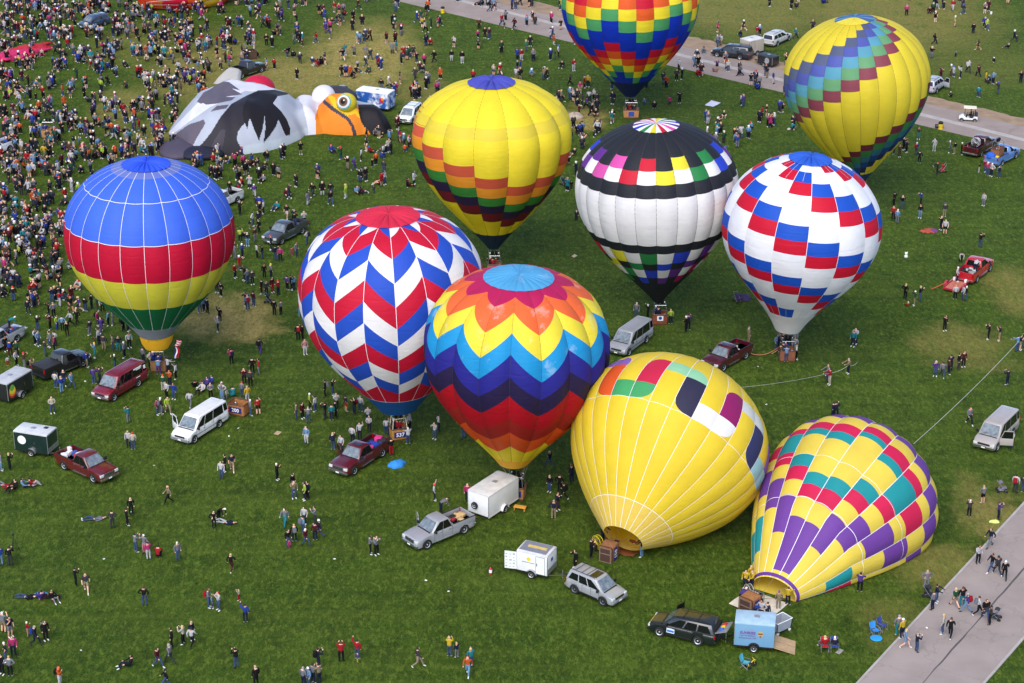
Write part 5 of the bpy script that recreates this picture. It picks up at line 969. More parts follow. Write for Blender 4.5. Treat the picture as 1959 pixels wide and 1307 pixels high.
    P((1200, 973), S, '''885 602 s y n br; 932 602 e y n tc @-60; 920 565 s y n tc; 1200 727 e y n br @150; 1226 612 s lb n br; 1130 757 s tn kh uc @180; 850 722 b u n w @140; 948 830 b b n bc @90; 1000 838 s w n; 1045 842 s dg n br''')
    P((0, 560), S, '''215 165 w n n; 237 102 s g kh br; 370 190 s k n; 405 187 s g k g; 450 107 s r w; 530 257 w w k; 580 242 w k k; 690 122 s k n; 730 142 s gr br; 770 147 s w k; 285 287 s k j w; 265 392 s w k; 290 402 s lb j; 380 282 s m k; 430 282 s ly b; 470 287 s lb k; 505 327 s k k; 675 322 s dg g; 735 252 s p n; 762 302 w u u; 815 252 s lb n; 847 247 s g g
712 402 s br br k x.6; 745 392 s w n; 780 432 s dg kh; 845 432 s tn j; 890 442 s n t; 935 492 s g n w; 970 417 s w k; 925 292 s k k; 960 292 s n n; 340 477 s dg j; 375 412 s g j; 415 402 s w n; 410 440 s p n; 715 492 p lb t yc; 865 582 s gr j w; 1075 530 s g n br; 655 562 s b kh; 705 687 s u j; 750 682 s dg n; 540 722 w lb j br; 465 752 h b lb tc; 420 717 s w j; 482 705 s n j g
60 550 s w r k x.6; 125 552 s w k; 80 482 s k m; 130 482 s gr k; 45 442 s k k; 185 572 s br g r; 235 612 p tn n; 395 907 f c j tc; 965 977 p t g; 1225 742 s gr c o; 1275 702 s o n r; 1250 787 s w k; 1305 802 s b j br; 1180 917 s p j k; 1207 912 s n g w; 1260 907 w ly kh; 1425 862 w w g; 1320 652 s w k; 1190 617 e lb u k @180; 1262 612 e w n k @140; 1130 572 s c k tc
1460 712 t k k; 1515 742 t w k; 1580 685 t b b; 1545 700 t u n; 1580 802 s g k br; 1665 802 s w lb; 1635 297 p w n w; 1648 224 a k k; 1500 157 s g j w; 1555 157 s n k; 1530 150 s lb n; 1840 107 s m k; 1857 137 s lb j bl; 1900 107 s m j''')
    P((400, 320), S, '''195 832 s r n; 265 852 s k dg; 290 872 s g j g; 325 882 s dg n; 415 832 s k k; 465 832 s g n yc; 395 952 s k m; 430 962 s dg n; 475 942 s m r; 520 962 s r n r; 490 1112 s k k; 540 1107 s g k; 585 922 s u k; 615 922 s k k; 637 922 s lb n; 685 1122 p r lb; 92 972 s k k; 62 942 s k n; 655 667 s g j; 620 662 s p p k x.55; 735 582 s w j; 360 682 s w k; 400 687 s k j
500 702 s n j; 535 707 s p n; 195 692 s g g; 250 682 s b n w; 290 592 s n lb w; 235 562 s ly n; 465 622 s n n r; 345 560 s br g; 375 495 s k k; 330 445 s w j; 370 435 s n k''')
    # people riding, in baskets and in truck beds
    for bx, by, n in ((303, 708, 3), (763, 838, 3), (988, 951, 4), (946, 522, 2), (1262, 618, 2), (1505, 688, 2), (1207, 224, 4)):
        g = gnd(bx, by)
        for j in range(n):
            o = person(bx, by, random.choice('sfaq'), random.choice(['k', 'n', 'w', 'r', 'b', 'dg']), 'n', random.choice(['k', 'w', 'br']), near='inside a standing balloon basket'); o.location = (g[0] + (-.42 + .28 * j), g[1] + random.choice((-.2, .12)), .11)
    def rider(label_v, loc, top, bot, hair, p='s'):
        for q in bpy.data.objects:
            if q.get('label') == label_v:
                o = person(500, 500, p, top, bot, hair, near='in truck bed'); ride(o, q, loc, random.uniform(-3, 3)); return
    rider('bright red pickup truck with man loading its bed', (-1.5, -.55, .91), 'w', 'n', 'k', 'b'); rider('white pickup truck behind blue-domed balloon with man in bed', (-1.6, .1, .91), 'k', 'k', 'k'); rider('dark grey pickup truck amid spectators with people in bed', (-1.5, .3, .91), 'k', 'j', 'k'); rider('dark grey pickup truck amid spectators with people in bed', (-2.2, -.3, .91), 'n', 'k', 'g')
    rider('silver pickup truck with lowered tailgate and blue gear in bed', (-2.3, -.3, .91), 't', 'n', 'w', 'b'); rider('low red flatbed trailer with tilted plank deck behind red pickup', (.6, .2, .39), 'w', 'n', 'w')
    q = [o for o in bpy.data.objects if o.name.startswith('golf_cart')][0]; o = person(1850, 230, 'k', 'k', 'k', 'k', near='in the golf cart'); ride(o, q, (-.32, .02, .3), pi / 2)
# number of people per 40 px cell of the photo (rows of feet height), only where too many to tell apart
CROWD = '''8 8 8 8 7 7 5 5 5 5 4 4 4 3 3 3 2 2 1 1 2 2 2 3 2 2 2 0 0 0 0 0 0 0 0 0 1 1 1 1 0 0 0 1 3 2 1 1 1
8 8 8 7 7 7 6 6 6 5 5 5 4 4 3 3 3 2 2 2 2 1 1 2 2 2 2 1 0 0 0 0 0 0 1 1 1 0 1 0 0 0 0 0 1 1 1 1 1
6 5 3 3 5 5 5 6 6 5 5 5 3 2 1 1 2 3 2 3 2 1 1 1 1 2 2 1 0 0 0 0 0 1 2 1 0 0 0 0 0 0 0 0 1 1 1 1 1
6 6 4 4 4 4 3 4 6 7 6 4 3 2 2 2 2 2 2 2 2 1 1 2 2 2 3 1 0 0 0 0 2 3 3 2 2 1 0 0 0 0 0 0 1 2 1 2 1
6 5 4 3 3 2 3 4 6 5 0 0 0 0 0 0 0 0 3 4 3 0 0 0 0 0 1 3 2 1 1 1 1 0 0 1 2 2 1 0 0 0 0 0 0 1 1 1 0
5 5 4 4 3 4 5 5 4 0 0 0 0 0 0 0 0 0 0 4 1 0 0 0 0 0 1 3 4 1 1 1 1 1 1 2 2 2 1 0 0 0 0 0 0 0 0 0 0
6 5 4 4 5 5 5 5 2 0 0 0 0 0 0 1 0 1 2 3 0 0 0 0 0 0 1 4 3 1 0 0 0 1 4 4 3 1 0 0 0 0 0 0 0 0 0 0 0
7 6 5 5 5 5 5 4 2 3 4 4 3 1 1 1 1 3 3 2 0 0 0 0 0 0 1 3 0 0 0 0 0 0 1 0 0 0 0 0 0 0 0 0 0 0 0 0 0
7 6 5 4 2 0 0 0 0 0 3 4 3 2 1 1 1 2 2 2 0 0 0 0 0 0 0 1 0 0 0 0 0 0 0 0 0 0 0 0 0 0 0 0 0 0 0 0 0
7 6 5 3 0 0 0 0 0 0 1 3 2 2 2 2 1 2 0 0 0 0 0 0 0 0 0 1 0 0 0 0 0 0 0 0 0 0 0 0 0 0 0 0 0 0 0 0 0
7 6 6 2 0 0 0 0 0 0 1 2 2 1 1 0 0 0 0 0 0 0 0 0 0 0 0 1 0 0 0 0 0 0 0 0 0 0 0 0 0 0 0 0 0 0 0 0 0
7 6 6 2 0 0 0 0 0 0 1 2 0 0 0 0 0 0 0 0 0 0 0 0 0 0 0 0 0 0 0 0 0 0 0 0 0 0 0 0 0 0 0 0 0 0 0 0 0
6 6 5 2 0 0 0 0 0 0 1 1 0 0 0 0 0 0 0 0 0 0 0 0 0 0 0 0 0 0 0 0 0 0 0 0 0 0 0 0 0 0 0 0 0 0 0 0 0
5 5 4 2 1 0 0 0 0 0 0 0 0 0 0 0 0 0 0 0 0 0 0 0 0 0 0 0 0 0 0 0 0 0 0 0 0 0 0 0 0 0 0 0 0 0 0 0 0
3 3 2 2 1 0 0 0 0 0 0 0 0 0 0 0 0 0 0 0 0 0 0 0 0 0 0 0 0 0 0 0 0 0 0 0 0 0 0 0 0 0 0 0 0 0 0 0 0'''
def build_crowd():
    pal_t = ['k'] * 16 + ['n'] * 9 + ['dg'] * 8 + ['g'] * 5 + ['w'] * 6 + ['r'] * 4 + ['m'] * 3 + ['b'] * 4 + ['lb'] * 3 + ['p'] * 2 + ['u'] * 2 + ['t'] * 2 + ['o'] * 2 + ['y', 'ly', 'gr', 'gr', 'tn', 'br', 'c']
    pal_b = ['j'] * 8 + ['n'] * 7 + ['k'] * 9 + ['dg'] * 4 + ['g', 'kh', 'kh', 'tn', 'br', 'w']; pal_h = ['k'] * 8 + ['br'] * 5 + ['bl'] * 3 + ['g'] * 2 + ['w'] * 4 + ['r', 'bc', 'tc']
    mats = []; mi = {}
    def slot(m):
        if m.name not in mi: mi[m.name] = len(mats); mats.append(m)
        return mi[m.name]
    protos = []
    for p in 'ssssqpwwfpstc'[:13]:
        for st in ('t', 't', 't', 't', 'd', 's'):
            me = person_mesh(p, st, True); co = np.empty(len(me.vertices) * 3); me.vertices.foreach_get('co', co); protos.append((co.reshape(-1, 3), [tuple(f.vertices) for f in me.polygons], np.array([f.material_index for f in me.polygons])))
    block = [(o.location[0], o.location[1], 2.2) for o in bpy.data.objects if o.parent is None and o.get('category') in ('van', 'pickup', 'suv', 'trailer')]
    V = []; Fc = []; MI = []; k = 0; cnt = 0; taken = [(o[0].location[0], o[0].location[1]) for o in PEOPLE]
    rn = random.Random(21)
    for iy, row in enumerate(CROWD.split('\n')):
        for ix, d in enumerate(row.split()):
            n = int(d) * (1.25 + .26 * int(d)); n = int(n) + (rn.random() < n - int(n)); gx = gy = None
            for _ in range(n):
                if gx is None or rn.random() < .45: gx, gy = ix * 40 + rn.random() * 40, iy * 40 + rn.random() * 40
                else: gx += rn.uniform(-9, 9); gy += rn.uniform(-4, 4)
                if BIRD_HIT(gx, gy): continue
                g = gnd(gx, gy)
                if any((g[0] - a) ** 2 + (g[1] - b) ** 2 < r * r for a, b, r in block) or any((g[0] - a) ** 2 + (g[1] - b) ** 2 < .12 for a, b in taken[-40:]): continue
                taken.append((g[0], g[1])); co, fs, m0 = rn.choice(protos); s = rn.uniform(.92, 1.06) if rn.random() < .88 else rn.uniform(.55, .75); a = rn.uniform(-pi, pi); c_, s_ = cos(a), sin(a); wd = rn.uniform(1.1, 1.35) * s
                Q = np.stack([(co[:, 0] * c_ - co[:, 1] * s_) * wd + g[0], (co[:, 0] * s_ + co[:, 1] * c_) * wd + g[1], co[:, 2] * s], 1); sl = np.array([slot(cloth(rn.choice(pal_t))), slot(cloth(rn.choice(pal_b))), slot(skinm(rn.randrange(4))), slot(hairm(rn.choice(pal_h))), slot(mat('shoe_w', (214, 212, 208)) if rn.random() < .4 else mat('shoe_k', (40, 36, 36)))])
                V.append(Q); Fc += [tuple(i + k for i in f) for f in fs]; MI.append(sl[m0]); k += len(Q); cnt += 1
    me = bpy.data.meshes.new('crowd'); me.from_pydata(np.concatenate(V).tolist(), [], Fc)
    for m in mats: me.materials.append(m)
    me.polygons.foreach_set('material_index', np.concatenate(MI).astype(np.int32)); me.polygons.foreach_set('use_smooth', [True] * len(Fc)); o = obj('crowd', me); tag(o, 'dense crowd of spectators spread over far side of the field', 'crowd', kind='stuff'); print('CROWD', cnt, len(Fc))
# ------------------------------------------------------------------ bird-shaped envelope lying among the crowd
BC = lambda pts: [(300 + x / 3.914, 90 + y / 3.914) for x, y in pts]
def inpoly(x, y, poly):
    x = np.asarray(x, float); y = np.asarray(y, float); r = np.zeros(x.shape, bool); n = len(poly)
    for i in range(n):
        x1, y1 = poly[i]; x2, y2 = poly[(i + 1) % n]; c = ((y1 > y) != (y2 > y)); r ^= c & (x < (x2 - x1) * (y - y1) / ((y2 - y1) or 1e-9) + x1)
    return r
BIRD_BODY = BC([(88, 640), (120, 715), (215, 785), (330, 812), (480, 818), (650, 806), (800, 788), (950, 748), (1080, 690), (1140, 630), (1130, 540), (1000, 500), (880, 470), (700, 440), (520, 430), (330, 480), (180, 560)])
BIRD_NECK = BC([(1000, 690), (1090, 665), (1240, 650), (1260, 520), (1100, 490), (1000, 480)]); BIRD_HEAD = BC([(1170, 600), (1220, 645), (1330, 658), (1470, 664), (1570, 652), (1580, 570), (1400, 530), (1200, 535)]); BIRD_BEAK = BC([(1380, 640), (1480, 655), (1620, 656), (1715, 654), (1760, 612), (1700, 560), (1500, 515), (1380, 520)])
def BIRD_HIT(x, y): return bool(any(inpoly(np.array([x]), np.array([y]), p)[0] for p in (BIRD_BODY, BIRD_NECK, BIRD_HEAD, BIRD_BEAK))) or (400 < x < 530 and 135 < y < 200) or (600 < x < 690 and 160 < y < 215)
def build_bird():
    base = gnd(470, 240); root = thing('bird_shaped_balloon', 'huge grey, black and white bird balloon with orange beak lying in crowd', 'hot air balloon', base, 0, 'balloons on the field')
    gp = lambda poly: np.array([gnd(*p)[:2] for p in poly]); blobs = [(gp(BIRD_BODY), 4.9, 5.4), (gp(BIRD_NECK), 3.4, 2.3), (gp(BIRD_HEAD), 4.2, 3.0), (gp(BIRD_BEAK), 2.9, 2.1)]
    allp = np.concatenate([b[0] for b in blobs]); x0, y0 = allp.min(0) - .5; x1, y1 = allp.max(0) + .5; st = .08; xs = np.arange(x0, x1, st); ys = np.arange(y0, y1, st); X, Yy = np.meshgrid(xs, ys, indexing='ij'); Z = np.zeros_like(X); ND = np.full(X.shape, 1e9); NX = X.copy(); NY = Yy.copy(); OUT = np.ones(X.shape, bool)
    for bi, (poly, H, D) in enumerate(blobs):
        ins = inpoly(X, Yy, poly); d = np.full(X.shape, 1e9); n = len(poly)
        for i in range(n):
            a, b = poly[i], poly[(i + 1) % n]; ab = b - a; t = np.clip(((X - a[0]) * ab[0] + (Yy - a[1]) * ab[1]) / (ab @ ab), 0, 1); dd = np.hypot(X - a[0] - t * ab[0], Yy - a[1] - t * ab[1]); d = np.minimum(d, dd); c_ = dd < ND; ND[c_] = dd[c_]; NX[c_] = (a[0] + t * ab[0])[c_]; NY[c_] = (a[1] + t * ab[1])[c_]
        OUT &= ~ins; q = np.clip(d / D, 0, 1); h = H * np.clip(1 - (1 - q) ** 2, 0, 1) ** .72 * ins
        h *= 1 + .014 * np.sin(X * 4.1 + 1.4 * np.sin(Yy * .9)) + .018 * np.sin(X * 1.7 + .5 * np.sin(Yy * .6)) + .012 * np.sin(Yy * 1.3 + X * .5)
        if bi == 0: h *= np.clip(.55 + (X - x0) / 9., .5, 1.)
        Z = np.maximum(Z, h)
    # smooth the joins
    for _ in range(45): Z[1:-1, 1:-1] = np.where(Z[1:-1, 1:-1] > 0, (Z[1:-1, 1:-1] * 2 + Z[:-2, 1:-1] + Z[2:, 1:-1] + Z[1:-1, :-2] + Z[1:-1, 2:]) / 6, 0)
    Z[OUT] = 0; X = np.where(OUT & (ND < .3), NX, X); Yy = np.where(OUT & (ND < .3), NY, Yy)
    inside = ~OUT; nx, ny = X.shape; Pw = np.stack([X, Yy, Z], -1)
    cell = (inside[:-1, :-1].astype(int) + inside[1:, :-1] + inside[1:, 1:] + inside[:-1, 1:]) >= 1
    C = (Pw[:-1, :-1] + Pw[1:, :-1] + Pw[1:, 1:] + Pw[:-1, 1:]) / 4; pc = proj(C.reshape(-1, 3)).reshape(*C.shape[:2], 2); U = (pc[..., 0] - 300) * 3.914; Vv = (pc[..., 1] - 90) * 3.914
    reg = np.zeros(cell.shape, int)                                     # 0 light grey body
    rc = [0]
    def put(i, pts): rc.append(i); reg[inpoly(U, Vv, pts)] = len(rc) - 1
    cols = [(184, 190, 202), (50, 47, 54), (104, 96, 108), (232, 230, 240), (240, 140, 40), (244, 196, 36), (34, 31, 36), (194, 204, 212), (196, 30, 70), (70, 64, 74)]
    put(3, [(90, 640), (420, 300), (560, 240), (880, 300), (880, 340), (660, 330), (400, 450), (240, 560), (110, 660)])
    put(7, [(640, 800), (660, 740), (900, 690), (1130, 590), (1150, 700), (640, 830)]); put(0, [(860, 400), (1020, 350), (1090, 430), (1130, 600), (900, 690)])
    put(1, [(1010, 350), (880, 320), (760, 325), (680, 360), (560, 425), (480, 520), (400, 650), (300, 770), (330, 830), (660, 830), (640, 770), (600, 700), (605, 640), (640, 590), (680, 550), (870, 400), (900, 370)])
    for pts in ([(300, 410), (350, 340), (440, 295), (560, 310), (640, 355), (500, 375), (330, 425)], [(420, 300), (470, 255), (540, 262), (625, 325), (560, 310)], [(330, 410), (430, 372), (590, 375), (560, 400), (440, 425), (370, 432)], [(400, 485), (450, 440), (540, 432), (520, 460), (440, 475)], [(70, 780), (110, 670), (240, 580), (350, 545), (365, 570), (300, 680), (240, 800), (130, 810)]): put(2, pts)
    for pts in ([(680, 370), (760, 328), (860, 332), (905, 370), (870, 420), (912, 530), (800, 490), (700, 500), (648, 470)], [(650, 430), (640, 500), (655, 560), (678, 618), (692, 540), (720, 470), (730, 400)], [(715, 480), (700, 540), (730, 620), (766, 702), (790, 620), (805, 540), (800, 480)], [(806, 500), (814, 600), (808, 660), (797, 720), (850, 660), (895, 590), (913, 530), (880, 450)], [(868, 420), (905, 530), (935, 600), (966, 667), (996, 660), (998, 610), (975, 545), (930, 480)]): put(6, pts)
    put(9, [(390, 800), (430, 700), (480, 620), (515, 620), (500, 720), (470, 820)]); put(3, [(1030, 340), (1200, 330), (1215, 430), (1185, 520), (1200, 660), (1130, 660), (1130, 600), (1090, 430)])
    put(4, [(1200, 330), (1330, 310), (1510, 450), (1540, 560), (1620, 680), (1190, 680), (1190, 520), (1215, 430)]); put(5, [(1255, 330), (1335, 380), (1350, 455), (1500, 462), (1530, 540), (1480, 500), (1420, 520), (1320, 440)]); put(6, [(1505, 430), (1800, 430), (1800, 700), (1615, 660), (1545, 590), (1520, 530)])
    put(9, [(1240, 340), (1262, 400), (1330, 455), (1440, 530), (1480, 600), (1498, 662), (1470, 662), (1455, 600), (1420, 545), (1310, 475), (1245, 420), (1230, 350)])
    panels = []; small = []
    for ri in range(len(rc)):
        m = cell & (reg == ri); seen = np.zeros_like(m)
        for i0, j0 in zip(*np.nonzero(m)):
            if seen[i0, j0]: continue
            comp = []; stack = [(i0, j0)]; seen[i0, j0] = True                # one panel per connected patch of colour
            while stack:
                i, j = stack.pop(); comp.append((i, j))
                for a_, b_ in ((i + 1, j), (i - 1, j), (i, j + 1), (i, j - 1)):
                    if 0 <= a_ < m.shape[0] and 0 <= b_ < m.shape[1] and m[a_, b_] and not seen[a_, b_]: seen[a_, b_] = True; stack.append((a_, b_))
            if len(comp) < 25:
                for i, j in comp: small.append((i, j))
                continue
            panels.append((rc[ri], comp))
    own = {}
    for k, (_, comp) in enumerate(panels):
        for c in comp: own[c] = k
    for i, j in small:                                                   # crumbs join the patch beside them
        for r_ in range(1, 30):
            k = next((own[q] for q in ((i + r_, j), (i - r_, j), (i, j + r_), (i, j - r_)) if q in own), None)
            if k is not None: panels[k][1].append((i, j)); break
    for ci, comp in panels:
        ii, jj = np.array(comp).T; q = np.stack([ii * ny + jj, (ii + 1) * ny + jj, (ii + 1) * ny + jj + 1, ii * ny + jj + 1], 1); u, inv = np.unique(q, return_inverse=True)
        mb = MB(); mb.v = [tuple(p) for p in (Pw.reshape(-1, 3)[u] - base).tolist()]; mb.f = [tuple(r) for r in inv.reshape(-1, 4).tolist()]; mb.m = [0] * len(mb.f); mb.build('envelope_panel', fabric(cols[ci]), root, angle=None)
    def ball(name, px, py, z, a, b, c, col, parent=root):
        g = gnd(px, py, z) - base; mb = MB(); mb.lathe([(max(0, cos(t)), sin(t)) for t in np.linspace(-pi / 2, pi / 2, 17)], 24, Matrix.Translation(Vector(g)) @ Matrix.Diagonal((a, b, c, 1))); return mb.build(name, fabric(col), parent, angle=None), g
    e, g = ball('eye', 663, 197, 3.65, 1.3, 1.3, 1.25, (226, 206, 50)); d = (Vector(CAM) - Vector(g + base)).normalized(); d = (d + Vector((-.35, 0, .15))).normalized()
    Q = Matrix.Translation(Vector(g)) @ d.to_track_quat('Z', 'Y').to_matrix().to_4x4()
    for r0, c_, k in ((.78, (92, 176, 190), 1.37), (.66, (232, 232, 232), 1.385), (.44, (120, 86, 60), 1.40), (.24, (24, 22, 24), 1.415)):
        mb = MB(); mb.lathe([(k * sin(t), k * cos(t)) for t in np.linspace(r0 * .95, 0, 7)], 20, Q); mb.build('eye_ring', fabric(c_), e, angle=None)
    mb = MB(); mb.lathe([(.1, 1.418), (0, 1.43)], 10, Q @ Matrix.Translation((.12, .16, 0))); mb.build('eye_glint', fabric((240, 240, 240)), e)
    ball('brow', 619, 184, 3.0, 1.5, 2.2, 1.35, (236, 234, 238)); ball('comb', 494, 172, 2.3, 2.2, 2.4, 1.9, (206, 36, 72))
    a, b_, c_, d_ = (gnd(px, py, z) - base for px, py, z in ((408, 160, 1.2), (440, 132, 1.6), (462, 137, 2.4), (458, 168, 3.4))); fl = MB(); P = np.array([[tuple((a * (1 - u) + b_ * u) * (1 - v) + (d_ * (1 - u) + c_ * u) * v + np.array([0, -.2, .75]) * sqrt(max(0, 1 - (2 * u - 1) ** 4)) * sqrt(max(0, 1 - (2 * v - 1) ** 4))) for u in np.linspace(0, 1, 14)] for v in np.linspace(0, 1, 14)]); fl.grid(P); fl.build('tail_flap', fabric((206, 200, 190)), root, angle=None); ball('fallen_feather', 345, 286, .25, 2.6, 3.4, .9, (88, 80, 96))
    ball('wing_edge', 640, 190, 1.6, 3.0, 2.5, 1.7, (70, 66, 76)); ball('loose_fabric', 385, 294, .3, 2.8, 2.0, .8, (44, 46, 64))
# ------------------------------------------------------------------ small things
def heap(name, label, cat, px, py, a, b, h, col, seed=0, rz=0., group=None, rough=False):
    """soft lumpy bundle"""
    r = np.random.default_rng(seed); g = gnd(px, py); n, m = (14, 20) if not rough else (18, 48); ph = r.uniform(0, 6, 4); P = np.zeros((n, m, 3))
    for i in range(n):
        for j in range(m):
            t = i / (n - 1) * pi / 2; u = 2 * pi * j / m; k = 1 + (.0 if not rough else .22 * sin(9 * u + ph[3]) * sin(5 * t + 2) + .15 * sin(14 * u + 2 * t)) + .12 * sin(3 * u + ph[0]) + .08 * sin(5 * u + ph[1] + 3 * t); P[i, j] = (a * k * cos(t), 0, 0); P[i, j] = (a * k * cos(t) * cos(u), b * k * cos(t) * sin(u), h * sin(t) * (1 + .15 * sin(4 * u + ph[2]) * cos(t)))
    mb = MB(); mb.grid(P, closed=True); o = mb.build(name, mat('canvas_%d_%d_%d' % col, col, rough=.75, bump=.8, bscale=4, var=.15)); o.location = g; o.rotation_euler = (0, 0, rz); return tag(o, label, cat, group)
def sheet(name, label, cat, pts, col, z=.03, wav=.04, group=None):
    q = [gnd(*p) for p in pts]; c = sum(q) / len(q); n = 16; P = np.zeros((n, n, 3))
    for i, u in enumerate(np.linspace(0, 1, n)):
        for j, v in enumerate(np.linspace(0, 1, n)): w_ = (q[0] * (1 - u) + q[1] * u) * (1 - v) + (q[3] * (1 - u) + q[2] * u) * v - c; P[i, j] = (w_[0], w_[1], z + wav * (.5 + .5 * sin(7 * u + 4 * v) * sin(9 * v + 2)))
    mb = MB(); mb.grid(P); o = mb.build(name, mat('sheet_%d_%d_%d' % col, col, rough=.75, var=.12, bump=.5, bscale=3)); o.location = c; return tag(o, label, cat, group)
def chair(label, px, py, col, rz):
    g = gnd(px, py); t = thing('folding_chair', label, 'chair', g, rz, 'folding chairs'); m = mat('chair_%d_%d' % (col[0], col[2]), col, rough=.8); fr = mat('chair_frame', (150, 152, 158), rough=.4, metal=.5)
    P = np.array([[(x, y, z - .05 * (1 - (2 * (x + .25) / .5 - 1) ** 2)) for x in np.linspace(-.25, .25, 7)] for y, z in ((-.28, .46), (0, .42), (.2, .40))]); MB().grid(P).build('seat', m, t)
    P = np.array([[(x, .22 + .16 * v + .05 * (1 - (4 * x) ** 2), .40 + .52 * v) for x in np.linspace(-.25, .25, 7)] for v in np.linspace(0, 1, 4)]); MB().grid(P).build('backrest', m, t)
    for a, b in (((-.27, -.28, .46), (.25, .3, .02)), ((.27, -.28, .46), (-.25, .3, .02)), ((-.27, .22, .4), (-.25, -.3, .02)), ((.27, .22, .4), (.25, -.3, .02))): MB().tube([a, b], .014, 5).build('leg', fr, t)
    for s in (-1, 1): MB().tube([(s * .28, -.3, .02), (s * .28, -.28, .62), (s * .28, .25, .62), (s * .27, .38, .92)], .014, 5).build('arm_rest', fr, t)
def stroller(label, px, py, rz, col=(36, 38, 44)):
    g = gnd(px, py); t = thing('stroller', label, 'stroller', g, rz, 'strollers'); m = mat('stroller_%d_%d' % (col[0], col[1]), col, rough=.8); fr = MATS.get('chair_frame') or mat('chair_frame', (150, 152, 158), rough=.4, metal=.5)
    P = np.array([[(x, y, z) for x in np.linspace(-.22, .22, 4)] for y, z in ((-.42, .42), (-.3, .40), (-.02, .38), (.12, .62), (.2, .86))]); MB().grid(P).build('seat', m, t)
    P = np.array([[(x, .2 - .32 * sin(a), .82 + .3 * (cos(a - .5) - .9) + .1) for x in np.linspace(-.25, .25, 4)] for a in np.linspace(-.2, 1.7, 6)]); MB().grid(P).build('hood', m, t)
    f = MB()
    for s in (-1, 1): f.tube([(s * .24, -.42, .12), (s * .24, .0, .55), (s * .24, .38, 1.02)], .016, 5); f.tube([(s * .24, .3, .14), (s * .24, -.1, .5)], .016, 5)
    f.tube([(-.24, .38, 1.02), (.24, .38, 1.02)], .018, 5); f.build('frame', fr, t); pbox(t, 'basket', m, -.2, .2, -.2, .25, .16, .3, .03)
    for x in (-.25, .25):
        for y, r in ((-.42, .10), (.3, .14)): o = MB().lathe([(r * .6, -.02), (r, -.02), (r, .02), (r * .6, .02)], 12, Matrix.Rotation(pi / 2, 4, 'Y')).build('wheel', RUB, t); o.location = (x, y, r)
def rope(label, pts, r=.02, col=(206, 204, 190), sag=.0, name='crown_rope'):
    q = []
    for i in range(len(pts) - 1):
        a, b = np.array(pts[i]), np.array(pts[i + 1])
        for t in np.linspace(0, 1, 14)[(0 if i == 0 else 1):]: q.append(tuple(a + (b - a) * t - np.array([0, 0, sag * 4 * t * (1 - t)])))
    o = MB().tube(q, r, 5).build(name, mat('rope_%d_%d' % (col[0], col[2]), col, rough=.85)); return tag(o, label, 'rope')
